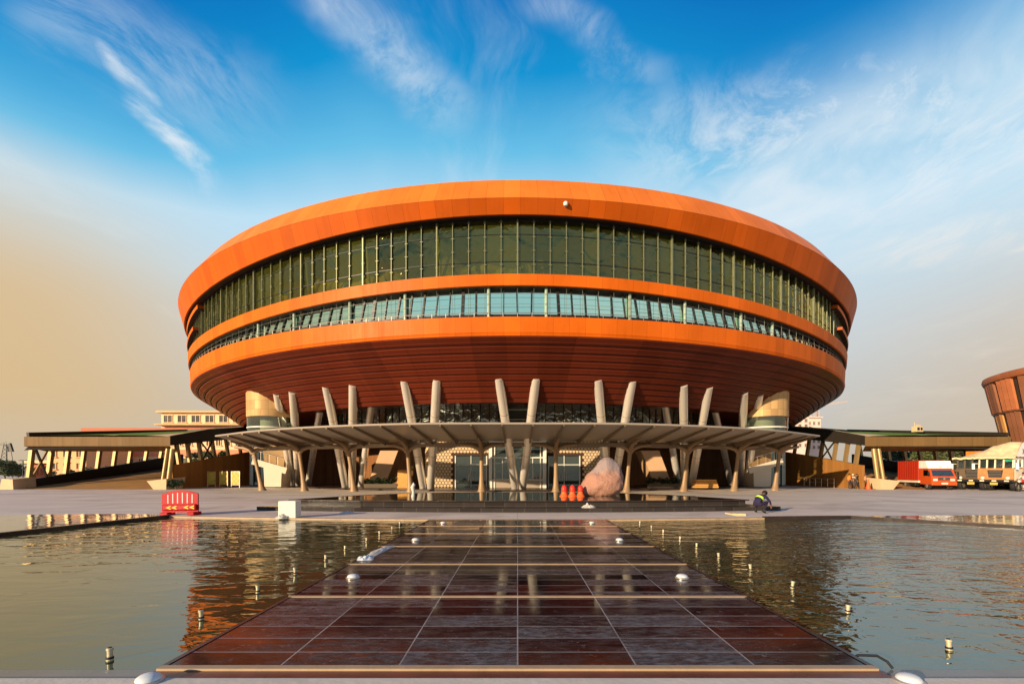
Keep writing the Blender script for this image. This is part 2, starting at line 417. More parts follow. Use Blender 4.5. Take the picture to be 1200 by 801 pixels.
def band(mb, prof, t0=-PI, t1=PI, n=260, mi=0):
    """prof: list of (d, z or function of th); swept round the plan, uv in metres"""
    rows, uvs = [], []
    v = 0.0; last = None
    for d, z in prof:
        zz = z if callable(z) else (lambda th, z=z: z)
        if last is not None: v += math.hypot(d - last[0], zz(0) - last[1])
        last = (d, zz(0)); r, u = [], []
        for i in range(n + 1):
            th = t0 + (t1 - t0) * i / n; x, y = ring(th, d); r.append((x, y, zz(th))); u.append((arclen(th) + 200, v))
        rows.append(r); uvs.append(u)
    return mb.grid(rows, mi, uvs)
def proj_th(xpx, d):                 # plan angle whose ring point falls on image column xpx
    best = None
    for i in range(-1100, 1101):
        th = i / 1100 * 1.25; x, y = ring(th, d); e = abs(CX + FPX * x / y - xpx)
        if best is None or e < best[0]: best = (e, th)
    return best[1]
D2R = math.radians
VIS = D2R(63)

# ================================================================== CONVENTION HALL
hall = thing('convention_hall', 'huge round orange bowl shaped hall raised on slanting silver columns', 'building', (0, BF + BB, 0))
Z_CREASE = 18.92
fb = lambda th: 18.15 - 1.25 * dip(th)
mt = lambda th: 14.47 - .75 * dip(th)
mbz = lambda th: 13.76 - .95 * dip(th)
ltz = lambda th: 11.76 + .28 * dip(th)
lbz = 10.55
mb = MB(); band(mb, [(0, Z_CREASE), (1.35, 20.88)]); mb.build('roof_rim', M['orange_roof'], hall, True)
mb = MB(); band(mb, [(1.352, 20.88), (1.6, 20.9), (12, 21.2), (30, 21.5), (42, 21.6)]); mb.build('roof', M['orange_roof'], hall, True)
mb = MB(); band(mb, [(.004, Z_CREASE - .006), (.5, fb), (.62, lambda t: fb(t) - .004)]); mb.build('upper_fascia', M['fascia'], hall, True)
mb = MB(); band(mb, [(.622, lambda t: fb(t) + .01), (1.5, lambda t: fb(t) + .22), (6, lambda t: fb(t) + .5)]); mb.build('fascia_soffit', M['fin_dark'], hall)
th = proj_th(663.5, -.1); x, y = ring(th, .2)
mb = MB(); mb.lathe([(.02, -.16), (.11, -.14), (.15, -.05), (.15, .04), (.1, .1), (.02, .12)], (x, y - .12, 18.65), 14); mb.tube((x, y - .1, 18.72), (x, y + .1, 18.8), .05)
mb.build('dome_camera', M['white_steel'], hall, True)
# middle band
mb = MB(); band(mb, [(2.6, lambda t: mt(t) + .01), (.8, mt), (.86, mbz), (1.0, lambda t: mbz(t) - .02)]); mb.build('middle_band', M['orange'], hall, True)
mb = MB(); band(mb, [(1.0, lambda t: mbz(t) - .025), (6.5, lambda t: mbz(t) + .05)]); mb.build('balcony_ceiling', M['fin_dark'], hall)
# lower parapet band, with the shallow lip along its foot
mb = MB(); band(mb, [(1.3, lambda t: ltz(t) - .3), (1.28, ltz), (.98, ltz), (1.04, lbz + .22), (1.07, lbz + .19), (1.0, lbz + .15), (1.06, lbz)]); mb.build('parapet_band', M['orange'], hall, True)
mb = MB(); band(mb, [(1.25, lambda t: ltz(t) - .28), (8, lambda t: ltz(t) - .28)]); mb.build('balcony_floor', M['int_dark'], hall)
# interior shell seen through the upper glazing
mb = MB(); rows = []
for j in range(15):
    z_ = 14.25 + j * .33; r_ = []
    for i in range(361):
        th = -VIS + 2 * VIS * i / 360; d_ = 4.6 + 1.5 * noise.noise((th * 16 + z_ * .5, z_ * .45, 1.5)) + .5 * noise.noise((th * 46 - z_ * .9, z_ * .8, 7)) + .03 * j
        x, y = ring(th, d_); r_.append((x, y, z_))
    rows.append(r_)
mb.grid(rows)
mb.build('inner_wall', M['int_wall'], hall, True, angle=60)
mb = MB(); band(mb, [(2.6, 14.3), (7.0, 14.3)]); mb.build('gallery_floor', M['int_dark'], hall)
mb = MB(); band(mb, [(5.6, 13.7), (5.6, 11.4)]); mb.build('balcony_back_wall', M['int_dark'], hall)
mb = MB(); band(mb, [(1.3, lambda t: fb(t) + .2), (1.3, lambda t: mt(t) - .1)], VIS, 2 * PI - VIS, 160); mb.build('rear_glazing', M['dark_frame'], hall)

# upper windows: one pane per 1.1 m bay, each with its mullion, clamps and transoms
MOD = 1.105; NB = int(arclen(VIS) / MOD)
GD = 1.3
rnj = random.Random(14)
for i in range(-min(NB, 49), min(NB, 49)):
    t0, t1 = th_at(i * MOD), th_at((i + 1) * MOD); tm = (t0 + t1) / 2
    pts = []
    for t in (t0, t1):
        x, y = ring(t, GD); pts.append((x, y))
    zb0, zb1, zt0, zt1 = mt(t0) - .04, mt(t1) - .04, fb(t0) + .16, fb(t1) + .16
    jt = [rnj.uniform(-.012, .012) for _ in range(4)]
    g = MB(); g.add([(pts[0][0], pts[0][1] + jt[0], zb0), (pts[1][0], pts[1][1] + jt[1], zb1), (pts[1][0], pts[1][1] + jt[2], zt1), (pts[0][0], pts[0][1] + jt[3], zt0)], [(0, 1, 2, 3)])
    pane = g.build('upper_window', M['glass_up'], hall, fixn=False)
    fr = MB()
    heavy = (i % 5 == 0)
    x, y = ring(t0, GD - .09); w = .09 if heavy else .042
    fr.box((x, y, (zb0 + zt0) / 2 - .06), (w, .16 if heavy else .10, zt0 - zb0 - .16), t0)
    for k in (.04, .29, .52, .76):     # spider clamps
        z = zb0 + (zt0 - zb0) * (1 - k) - .12
        fr.box((x, y - .02, z), (.20, .05, .04), t0)
    if heavy:                          # slanting strut behind the glass
        xa, ya = ring(t0, GD + .7); xb, yb = ring(t0 + (t1 - t0) * (.55 if i < 0 else -.55 if i > 0 else .0), GD + 1.6)
        fr.tube((xa, ya, zb0), (xb, yb, zt0 - .9), .11, .08, 8)
        fr.tube((xa, ya, zb0), (x, y + .7, zt0 - .1), .11, .1, 8)
    for k, hh in ((.27, .035), (.73, .055)):
        z0_, z1_ = zt0 - (zt0 - zb0) * k, zt1 - (zt1 - zb1) * k
        fr.beam((pts[0][0], pts[0][1] - .015, z0_), (pts[1][0], pts[1][1] - .015, z1_), .03, hh, mi=1)
    fr.beam((pts[0][0], pts[0][1] - .06, zt0 - .1), (pts[1][0], pts[1][1] - .06, zt1 - .1), .05, .2, mi=1)
    fr.build('window_frame', [M['mullion'], M['dark_frame']], pane)

# lower windows, leaning back above the balcony
LM = .93; NL = min(49, int(arclen(VIS) / LM / 1.02))
rl = random.Random(3)
def lowpt(t, f):                      # f 0 bottom .. 1 top
    zb, zt = ltz(t) + .28, mbz(t) + .02
    x, y = ring(t - max(-.011, min(.011, t * .026)) * f, 1.46 + .03 * f); return (x, y, zb + (zt - zb) * f)
for i in range(-NL, NL):
    t0, t1 = th_at(i * LM * 1.02), th_at((i + 1) * LM * 1.02)
    j0 = (rl.random() - .5) * .0035
    g = MB(); g.add([lowpt(t0, 0), lowpt(t1, 0), lowpt(t1, 1), lowpt(t0, 1)], [(0, 1, 2, 3)])
    pane = g.build('lower_window', M['glass_low'], hall, fixn=False)
    fr = MB()
    a, b = Vector(lowpt(t0, 0)), Vector(lowpt(t0 + j0, 1)); off = Vector((math.sin(t0) * .05, -math.cos(t0) * .05, 0))
    w = .20 if i % 7 == 3 else (.11 if rl.random() < .6 else .06)
    fr.beam(a + off, b + off, w, .08, (math.sin(t0), -math.cos(t0), .3))
    a2, b2 = Vector(lowpt(t0, -.3)), Vector(lowpt(t1, -.3))
    fr.add([a2, b2, Vector(lowpt(t1, 0.02)) + off * .3, Vector(lowpt(t0, 0.02)) + off * .3], [(0, 1, 2, 3)])
    fr.build('window_frame', M['dark_frame'], pane)
# thin steel screen along the balcony front and the handrail
mb = MB()
for i in range(-44, 45):
    th = th_at(i * 1.105); x, y = ring(th, 1.16); mb.tube((x, y, ltz(th) - .05), (x, y, mbz(th) + .02), .011, n=5)
for f in (.33, .66):
    pts = []
    for i in range(-60, 61):
        th = VIS * i / 60; x, y = ring(th, 1.16); pts.append((x, y, ltz(th) + (mbz(th) - ltz(th)) * (f + .12)))
    mb.path(pts, .011, 5)
mb.build('cable_screen', M['screen'], hall)
mb = MB(); pts = []
for i in range(-100, 101):
    th = VIS * i / 100; x, y = ring(th, 1.11); pts.append((x, y, ltz(th) + .30))
    if i % 2 == 0: mb.tube((x, y, ltz(th) - .02), (x, y, ltz(th) + .30), .018, n=6)
mb.path(pts, .022, 6); mb.build('handrail', M['rail_dim'], hall)
for xp in (303, 345, 410, 475, 573, 640, 738, 803, 868, 905):
    th = proj_th(xp, 1.31); x, y = ring(th, 1.31)
    MB().tube((x, y, ltz(th) - .25), (x, y, mbz(th) + .03), .11, n=14).build('balcony_column', M['pale_col'], hall, True)
# fins that start at the flanks and run to the rear
for z0, deg in ((16.72, 41.5), (15.25, 44.0)):
    for sgn in (-1, 1):
        mb = MB(); a0, a1 = sgn * D2R(deg), sgn * D2R(118)
        zf = lambda t: z0 - .3 * sm((abs(math.degrees(t)) - 40) / 12)
        band(mb, [(1.28, lambda t: zf(t) + .02), (.72, zf), (.76, lambda t: zf(t) - .28)], a0, a1, 60, 0)
        band(mb, [(.76, lambda t: zf(t) - .285), (1.28, lambda t: zf(t) - .24)], a0, a1, 60, 1)
        x0, y0 = ring(a0, .72); x1, y1 = ring(a0, 1.28)
        mb.add([(x0, y0, zf(a0)), (x1, y1, zf(a0) + .02), (x1, y1, zf(a0) - .24), (x0, y0, zf(a0) - .28)], [(0, 1, 2, 3)], 0)
        mb.build('sun_fin', [M['orange'], M['fin_dark']], hall)
# stepped red soffit
prof_d, NSTEP = [], 9
mb = MB(); d, z = 1.06, lbz - .004
SL = (10.55 - 6.95) / 5.0
steps = [1.06, 1.75, 2.35, 2.9, 3.4, 3.9, 4.4, 4.85, 5.3, 5.75, 6.1]
def soz(d): return lbz - (d - 1.06) * SL * (.86 + .028 * (d - 1.06))
for k in range(len(steps) - 1):
    a, b = steps[k], steps[k + 1]; m_ = a + (b - a) * .52
    band(mb, [(a, soz(a) - .01), (a + .04, soz(a) - .09), (m_, soz(m_) - .075), (m_ + .03, soz(m_) - .115), (b - .085, soz(b) + .0)], -PI, PI, 260, 0)
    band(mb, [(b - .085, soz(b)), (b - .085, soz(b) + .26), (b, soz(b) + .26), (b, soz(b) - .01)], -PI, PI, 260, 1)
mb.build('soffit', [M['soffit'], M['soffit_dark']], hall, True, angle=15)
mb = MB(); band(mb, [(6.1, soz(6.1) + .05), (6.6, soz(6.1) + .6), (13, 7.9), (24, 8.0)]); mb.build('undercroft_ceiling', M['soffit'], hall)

# V columns ------------------------------------------------------------------
def soff_top(xp, yp):               # point of the soffit under an image position
    best = None
    for i in range(-300, 301):
        th = i / 300 * 1.0
        for k in range(26):
            d = 1.3 + k * .2; x, y = ring(th, d); e = (CX + FPX * x / y - xp) ** 2 + (CY - FPX * (soz(d) - H) / y - yp) ** 2
            if best is None or e < best[0]: best = (e, th, d)
    x, y = ring(best[1], best[2]); return Vector((x, y, soz(best[2]) + .12))
def colm(b, t, r=.34):
    m_ = MB(); b, t = Vector(b), Vector(t); t = t + (t - b).normalized() * .5
    m_.tube(b, t, r, r, 28)
    for f in (.36, .72):
        p = b.lerp(t, f); q = b.lerp(t, f + .0025); m_.tube(p, q, r + .006, r + .006, 28, 1)
    m_.tube(b - Vector((0, 0, .02)), b + (t - b).normalized() * .08, r + .07, r + .05, 28, 1)
    return m_.build('column', [M['column'], M['canopy']], hall, True)
def base_pt(xp, Yb): return (px(xp, Yb), Yb, .1)
for xb1, xb2, Yb, t1, t2 in ((343, 350, 52, (325.8, 468), (343.6, 465)), (405, 412.5, 46, (384, 460.5), (414, 457.2)), (496.5, 504.5, 42.3, (474.8, 453.8), (511.5, 451.2)),
        (604, 612, 41.3, (586.3, 450), (628, 450)), (711.5, 719, 42.3, (701.2, 451.3), (739.5, 452.6)), (802.5, 810, 46, (800.7, 456.6), (829.3, 459.2)), (868, 875, 52, (871.5, 463.8), (889.3, 467.2))):
    colm(base_pt(xb1, Yb), soff_top(*t1)); colm(base_pt(xb2, Yb), soff_top(*t2))
for xb1, Yb, xt1, zt1, Yt in ((423, 49, 435.5, 8.2, 44), (361, 53, 375, 8.2, 48), (795.5, 49, 779, 8.2, 44), (857, 53, 837.5, 8.2, 48)):
    colm(base_pt(xb1, Yb), (px(xt1, Yt), Yt, zt1), .33)

# ground floor ---------------------------------------------------------------
def wall_quad(mb, p0, p1, z0, z1, mi=0):
    L = math.hypot(p1[0] - p0[0], p1[1] - p0[1])
    mb.add([(p0[0], p0[1], z0), (p1[0], p1[1], z0), (p1[0], p1[1], z1), (p0[0], p0[1], z1)], [(0, 1, 2, 3)], mi, [(0, 0), (L, 0), (L, z1 - z0), (0, z1 - z0)])
WY = 45.0
# clerestory on a ring d=13
for sgn in (-1, 1):
    for k in range(14):
        t0, t1 = sgn * D2R(3.4 + k * 3.2), sgn * D2R(3.4 + (k + 1) * 3.2)
        p0, p1 = ring(t0, 13.4), ring(t1, 13.4)
        g = MB(); wall_quad(g, p0, p1, 5.95, 8.0); pane = g.build('clerestory_window', M['clerestory'], hall)
        f = MB(); 
        for q in (0.0, .5):
            a = (p0[0] + (p1[0] - p0[0]) * q, p0[1] + (p1[1] - p0[1]) * q - .04); f.box((a[0], a[1], 6.97), (.07, .07, 2.05), t0)
        f.build('window_frame', M['dark_frame'], pane)
mb = MB(); band(mb, [(12.9, 5.95), (12.9, 5.55), (16, 5.55)], -D2R(52), D2R(52), 90); mb.build('gallery_edge', M['orange'], hall)
mb = MB(); band(mb, [(13.2, 5.9), (19, 5.9)], -D2R(52), D2R(52), 90); mb.build('gallery_slab', M['int_dark'], hall)
mb = MB(); band(mb, [(18.5, 8.2), (18.5, 5.8)], -D2R(56), D2R(56), 90); mb.build('gallery_back_wall', M['int_wood'], hall)
# red louvred ceiling under the gallery
mb = MB()
pr = []
for k in range(12):
    dd = 13.0 + k * .42; zz = 5.2 - k * .07; pr += [(dd, zz), (dd + .30, zz - .02), (dd + .31, zz + .22), (dd + .41, zz + .22)]
band(mb, pr, -D2R(50), D2R(50), 100); mb.build('louvred_ceiling', M['soffit'], hall, True, angle=20)
mb = MB(); band(mb, [(19.5, 8.2), (19.5, 0.12)], -D2R(172), D2R(172), 160); mb.build('undercroft_wall', M['int_wood'], hall)
mb = MB(); wall_quad(mb, (-37, 64), (37, 64), 0, 9); mb.build('rear_partition', M['int_wood'], hall)
# lattice walls with door openings, left and right of the glazed lobby
def lattice(sgn):
    back = MB(); xs0, xs1 = 2.75 * sgn, 8.3 * sgn; dx0, dx1, dz = 2.95 * sgn, 6.15 * sgn, 3.25
    segs = [((xs0, WY), (dx0, WY), .12, 5.3), ((dx0, WY), (dx1, WY), dz, 5.3), ((dx1, WY), (xs1, WY), .12, 5.3)]
    for a, b, z0, z1 in segs:
        back.hexa([(a[0], WY, z0), (b[0], WY, z0), (b[0], WY + .3, z0), (a[0], WY + .3, z0), (a[0], WY, z1), (b[0], WY, z1), (b[0], WY + .3, z1), (a[0], WY + .3, z1)])
    curve = [(8.3, 45), (8.75, 45.15), (9.05, 45.55), (9.15, 46.1), (9.15, 49)]
    for (x0, y0), (x1, y1) in zip(curve, curve[1:]): wall_quad(back, (x0 * sgn, y0), (x1 * sgn, y1), .12, 5.3)
    wl = back.build('lattice_wall', M['lattice_back'], hall)
    hx = MB(); R = .185; row = 0; z = .12 + R
    while z < 5.3 - R:
        u = R * .9 + (R * .9 if row % 2 else 0)
        while u < 6.7:
            cx = 2.75 + u; y = WY - .025; ang = 0
            if cx > 8.3:                # follow the rounded outer edge
                t = min(1, (cx - 8.3) / 1.2); ang = t * 1.2; cy = 45 + .9 * t * t; cxx = 8.3 + .85 * math.sin(t * 1.45); y = cy - .03
            else: cxx = cx
            if not (cxx - R < 6.15 and z - R < dz and cxx > 2.75):
                vs = [( (cxx + (R - .035) * math.cos(PI / 6 + k * PI / 3) * math.cos(ang)) * sgn, y + (R - .03) * math.cos(PI / 6 + k * PI / 3) * math.sin(ang), z + (R - .03) * math.sin(PI / 6 + k * PI / 3)) for k in range(6)]
                hx.add(vs, [tuple(range(6))])
            u += R * 1.74
        z += R * 1.5; row += 1
    hx.build('lattice_tiles', M['lattice'], wl)
    # door set
    d0, d1 = 2.97, 6.13
    fr = MB()
    for xx, w in ((d0 + .05, .1), (d1 - .05, .1), (4.55, .06)): fr.box((xx * sgn, WY + .06, 1.68), (w, .12, 3.1))
    fr.box(((d0 + d1) / 2 * sgn, WY + .06, 2.35), (d1 - d0 - .2, .1, .07))
    door = MB().box(((d0 + d1) / 2 * sgn, WY + .1, 1.66), (d1 - d0 - .12, .02, 3.06)).build('entrance_door', M['glass_clear'], hall)
    fr.build('door_frame', M['white_steel'], door)
    hd = MB()
    for xx in (4.35, 4.75): hd.tube((xx * sgn, WY - .06, .8), (xx * sgn, WY - .06, 1.65), .022, n=8); hd.tube((xx * sgn, WY - .06, .85), (xx * sgn, WY + .09, .85), .015, n=6); hd.tube((xx * sgn, WY - .06, 1.6), (xx * sgn, WY + .09, 1.6), .015, n=6)
    hd.build('door_handle', M['rail'], door)
for sgn in (-1, 1): lattice(sgn)
mb = MB(); mb.box((0, 48.6, 2.7), (18, .2, 5.2)); mb.build('lobby_back_wall', M['int_wood'], hall)
mb = MB(); mb.box((0, 47, 2.5), (18, 3.2, .06)); mb.build('lobby_ceiling', M['int_ceiling'], hall)
# glazed lobby bay in the middle, through two storeys
lob = MB()
for (x0, x1, z0, z1) in ((-2.5, 2.5, .9, 3.0), (-2.5, 2.5, 3.05, 4.5), (-2.5, 2.5, 4.6, 6.6), (-2.5, 2.5, 6.7, 8.2)):
    lob.box(((x0 + x1) / 2, 44.3, (z0 + z1) / 2), (x1 - x0, .03, z1 - z0))
lob = lob.build('lobby_glazing', M['glass_clear'], hall)
fr = MB()
for xx in (-2.6, 2.6): fr.box((xx, 44.25, 4.15), (.32, .2, 8.1))
for xx in (-2.2, 2.2): fr.box((xx, 44.24, 4.15), (.1, .14, 8.1))
for xx in (-1.45, -.5, .5, 1.45): fr.box((xx, 44.26, 1.95), (.07, .08, 2.1))
for zz, hh in ((.9, .1), (3.02, .12), (4.55, .14), (5.7, .3), (6.65, .12), (7.6, .08)): fr.box((0, 44.2, zz), (5.3, .16, hh))
fr.box((0, 44.3, .5), (5.0, .1, .72), mi=1)
fr.build('lobby_frame', [M['white_steel'], M['canopy_top']], lob)
mb = MB(); mb.box((0, 46.2, 6.9), (4.2, .1, 2.4)); mb.build('lobby_screen', M['stair'], hall)
# slanting stone blocks and low planters in the side bays
for sgn, lx in ((-1, 447), (1, 771)):
    X = px(lx, 47)
    mb = MB(); lean = 1.0 * (-sgn)
    mb.hexa([(X - .9 - lean * .5, 46.6, .1), (X + .9 - lean * .5, 46.6, .1), (X + .9 - lean * .5, 49, .1), (X - .9 - lean * .5, 49, .1),
             (X - .9 + lean * .9, 46.6, 3.8), (X + .9 + lean * .9, 46.6, 3.8), (X + .9 + lean * .9, 49, 3.8), (X - .9 + lean * .9, 49, 3.8)])
    mb.build('slanted_buttress', M['tan_block'], hall)
# corner stair towers --------------------------------------------------------
def tower(sgn):
    sp = soff_top(CX + sgn * 298, 467); cx, cy = sp.x, sp.y + 1.3
    tw = MB(); n = 22
    def cyl(r0, r1, z0, z1, mi, a0=0, a1=2 * PI):
        rows, uvs = [], []
        for r, z in ((r0, z0), (r1, z1)):
            rows.append([(cx + r * math.cos(a0 + (a1 - a0) * k / n), cy + r * math.sin(a0 + (a1 - a0) * k / n), z) for k in range(n + 1)])
            uvs.append([((a1 - a0) * k / n * r0, z) for k in range(n + 1)])
        tw.grid(rows, mi, uvs)
    cyl(2.0, 2.05, 6.6, 10.6, 0)
    d_ = MB(); drum = tw.build('stair_drum', M['gold_metal'], hall, True)
    tw = MB(); cyl(1.9, 1.95, 4.75, 6.56, 0); cyl(1.97, 1.97, 5.6, 5.7, 1); cyl(1.97, 1.97, 4.75, 4.85, 1); tw.build('drum_glazing', [M['glass_clear'], M['white_steel']], hall, True)
    tw = MB(); cyl(.9, .9, 4.75, 7.5, 0); tw.build('drum_core', M['stair'], hall, True)
    # white block and inclined stair slab behind the canopy columns
    bx_, by_ = px(CX + sgn * 287, 47.5), 47.5
    tw = MB(); tw.hexa([(bx_ - .85, by_, .12), (bx_ + .85, by_, .12), (bx_ + .85, by_ + 2, .12), (bx_ - .85, by_ + 2, .12), (bx_ - .95, by_, 2.2), (bx_ + .95, by_, 2.2), (bx_ + .95, by_ + 2, 2.2), (bx_ - .95, by_ + 2, 2.2)]); tw.build('stair_block', M['stair'], hall)
    tw = MB(); tw.hexa([(bx_ - 1.0, by_ + .3, 2.21), (bx_ + 1.0, by_ + .3, 2.21), (bx_ + 1.0, by_ + 2, 2.21), (bx_ - 1.0, by_ + 2, 2.21), (bx_ - 1.3, by_ + .3, 5.2), (bx_ + 1.3, by_ + .3, 5.2), (bx_ + 1.3, by_ + 2, 5.2), (bx_ - 1.3, by_ + 2, 5.2)]); tw.build('stair_wall', M['gold_metal'], hall)
    tw = MB(); tw.beam((bx_ + sgn * 2.0, by_ - .12, 2.75), (bx_ - sgn * 1.5, by_ - .12, 1.75), .2, .62); tw.build('stair_flight', M['stair'], hall)
    tw = MB()
    for f in (0, .25, .5, .75, 1): tw.tube((bx_ + sgn * (2.0 - 3.5 * f), by_ - .18, 3.0 - f), (bx_ + sgn * (2.0 - 3.5 * f), by_ - .18, 3.95 - f), .02, n=6)
    tw.tube((bx_ + sgn * 2.0, by_ - .18, 3.95), (bx_ - sgn * 1.5, by_ - .18, 2.95), .03, n=6); tw.build('stair_railing', M['rail'], hall)
    # tall green side glazing
    pts = [(sgn * 28.6, 53.6), (sgn * 30.4, 53.2), (sgn * 31.4, 54.2)]
    for (a, b_) in zip(pts, pts[1:]):
        g = MB(); wall_quad(g, a, b_, .1, 9.0); pane = g.build('side_window', M['glass_green'], hall)
        f = MB(); 
        for q in (0, .33, .66, 1): f.box((a[0] + (b_[0] - a[0]) * q, a[1] + (b_[1] - a[1]) * q - .06, 4.55), (.09, .09, 8.9))
        for zz in (2.2, 4.4, 6.6): f.beam((a[0], a[1] - .06, zz), (b_[0], b_[1] - .06, zz), .07, .07)
        f.build('window_frame', M['white_steel'] if a[0] * sgn > 30 else M['dark_frame'], pane)
for sgn in (-1, 1): tower(sgn)
# platform step the building stands on
mb = MB(); band(mb, [(9.6, 0.002), (9.6, .13), (22, .13)], -D2R(58), D2R(58), 80); mb.build('platform', [M['dark_kerb']], hall)

# ================================================================== ENTRANCE CANOPY
can = thing('entrance_canopy', 'long thin curved canopy on branching tan columns before the hall entrance', 'canopy', (0, 37.5, 0))
def smooth_curve(pts, n):
    out = []
    for k in range(n + 1):
        x = pts[0][0] + (pts[-1][0] - pts[0][0]) * k / n
        for i in range(len(pts) - 1):
            if pts[i][0] <= x <= pts[i + 1][0]: break
        p0 = pts[max(i - 1, 0)]; p1 = pts[i]; p2 = pts[i + 1]; p3 = pts[min(i + 2, len(pts) - 1)]
        t = (x - p1[0]) / (p2[0] - p1[0]); h = p2[0] - p1[0]; r = [x]
        for c in range(1, len(p1)):
            m1 = (p2[c] - p0[c]) / (p2[0] - p0[0]); m2 = (p3[c] - p1[c]) / (p3[0] - p1[0])
            r.append((2*t**3-3*t*t+1)*p1[c] + (t**3-2*t*t+t)*h*m1 + (-2*t**3+3*t*t)*p2[c] + (t**3-t*t)*h*m2)
        out.append(tuple(r))
    return out
half = [(0, 30, 4.76), (7, 30.25, 4.76), (13, 31.6, 4.72), (19, 34.1, 4.66), (25, 38.2, 4.58)]
front = smooth_curve([(-x, y, z) for x, y, z in half[::-1]] + half[1:], 100)
halfb = [(0, 38.6, 4.22), (9, 39, 4.2), (14.2, 40.4, 4.16), (19, 41.4, 4.1), (25, 43.4, 4.05)]
backc = smooth_curve([(-x, y, z) for x, y, z in halfb[::-1]] + halfb[1:], 100)
mb = MB(); up = .10
mb.grid([front, [(x, y, z + up) for x, y, z in front], [(x, y, z + up) for x, y, z in backc], backc, front])
mb.add([front[0], backc[0], (backc[0][0], backc[0][1], backc[0][2] + up), (front[0][0], front[0][1], front[0][2] + up)], [(0, 1, 2, 3)])
mb.add([front[-1], backc[-1], (backc[-1][0], backc[-1][1], backc[-1][2] + up), (front[-1][0], front[-1][1], front[-1][2] + up)], [(0, 1, 2, 3)])
mb.build('canopy_roof', M['canopy_top'], can)
mb = MB(); mb.path([(x, y - .02, z + .05) for x, y, z in front], .075, 8); mb.build('edge_trim', M['canopy_top'], can, True)
def on(curve, x):
    for a, b in zip(curve, curve[1:]):
        if a[0] <= x <= b[0]:
            t = (x - a[0]) / (b[0] - a[0]); return Vector([a[i] + (b[i] - a[i]) * t for i in range(3)])
for k in range(-12, 13):
    xf, xb = k * 2.02 + 1.0 if k < 12 else 24.4, k * 2.0 + 1.0 if k < 12 else 24.2
    if k == -12: xf = -23.2; xb = -23.0
    a, b = on(front, xf), on(backc, xb)
    mb = MB()
    a.z -= .003; b.z -= .003
    n = Vector((0, 0, 1)); sx = (b - a).cross(n).normalized() * .045
    mb.hexa([a - sx - n * .1, a + sx - n * .1, b + sx - n * .42, b - sx - n * .42, a - sx, a + sx, b + sx, b - sx])
    mb.build('canopy_rib', M['canopy'], can)
mb = MB()
for (a, b) in zip(backc[2:-2], backc[3:-1]):
    mb.beam((a[0], a[1] - .9, a[2] - .32), (b[0], b[1] - .9, b[2] - .32), .32, .34)
mb.build('edge_beam', M['canopy'], can)
CP = [(307.4, 296, 574.2), (357, 349.5, 574.9), (415, 407.4, 575.4), (481.3, 477, 576.2), (564.5, 564, 576.6), (651.5, 651.5, 576.6), (734, 739, 576.2), (801, 807, 575.4), (860, 866.5, 574.9), (908, 914.5, 574.2)]
for xb, xt, yb in CP:
    Y = FPX * H / (yb - CY); B = Vector((px(xb, Y), Y, 0)); T = Vector((px(xt, Y), Y + .1, 3.62))
    mb = MB(); ax = (T - B)
    pts = [B + ax * f for f in (0, .015, .06, .18, .4, .7, .9, 1.0)]; rs = [.38, .38, .29, .22, .17, .16, .19, .24]
    # flattened flared shaft
    vs = []; n = 16
    for p, r in zip(pts, rs): vs += [(p.x + r * math.cos(2 * PI * k / n), p.y + r * .8 * math.sin(2 * PI * k / n), p.z) for k in range(n)]
    fs = [(i * n + k, i * n + (k + 1) % n, (i + 1) * n + (k + 1) % n, (i + 1) * n + k) for i in range(len(pts) - 1) for k in range(n)]
    mb.add(vs, fs)
    for ddx in (-1, 1):                # curved branches up to the beam
        q = [T + Vector((0, 0, -.35)), T + Vector((ddx * .28, 0, -.02)), T + Vector((ddx * .8, 0, .16)), T + Vector((ddx * 1.7, 0, .27))]
        mb.path(q, [.2, .19, .16, .1], 10)
    q = [T + Vector((0, 0, -.2)), T + Vector((0, -.5, .15)), T + Vector((0, -1.8, .42)), T + Vector((0, -3.4, .58))]
    mb.path(q, [.18, .17, .12, .06], 10)
    mb.build('canopy_column', M['canopy_col'], can, True)
# small lit-looking plates on the beam are white junction boxes
for xp in (498, 742, 825):
    c = on(backc, px(xp, 38.4)); mb = MB().box((c.x, c.y - 1.2, c.z - .2), (.35, .2, .12), bev=.02); mb.build('junction_box', M['white_steel'], can)

# ================================================================== GROUND, BASINS, CAUSEWAY
HW = 3.07
pool = [(-15.3, 3.8), (-14.6, 9), (-13.95, 12.4), (-13.3, 17.6), (-12.2, 17.3), (-8, 16.7), (-4, 16.35), (0, 16.25), (4, 16.35), (8, 16.75), (12.4, 17.2), (15.4, 13.9), (17.2, 9), (18.0, 3.8)]
def outer(p):
    cx, cy = 0.8, 10; dx, dy = p[0] - cx, p[1] - cy; s = 1800 / max(abs(dx), abs(dy)); return (cx + dx * s, cy + dy * s)
def densify(lp, m_):
    out = []
    for i, a in enumerate(lp):
        b = lp[(i + 1) % len(lp)]
        for k in range(m_): out.append((a[0] + (b[0] - a[0]) * k / m_, a[1] + (b[1] - a[1]) * k / m_))
    return out
lp = densify(pool, 3)
mb = MB(); n = len(lp)
rows = []
for f in (0.0, .004, .02, .1, 1.0):
    rows.append([(a[0] + (outer(a)[0] - a[0]) * f, a[1] + (outer(a)[1] - a[1]) * f, 0) for a in lp + [lp[0]]])
mb.grid([[(x, y, -.3) for x, y, z in rows[0]]] + rows)
struct(mb.build('plaza', M['plaza'], fixn=False))
mb = MB(); mb.add([(-19, 3.7, -.045), (21, 3.7, -.045), (21, 19, -.045), (-19, 19, -.045)], [(0, 1, 2, 3)])
struct(mb.build('pool_water', M['water']))
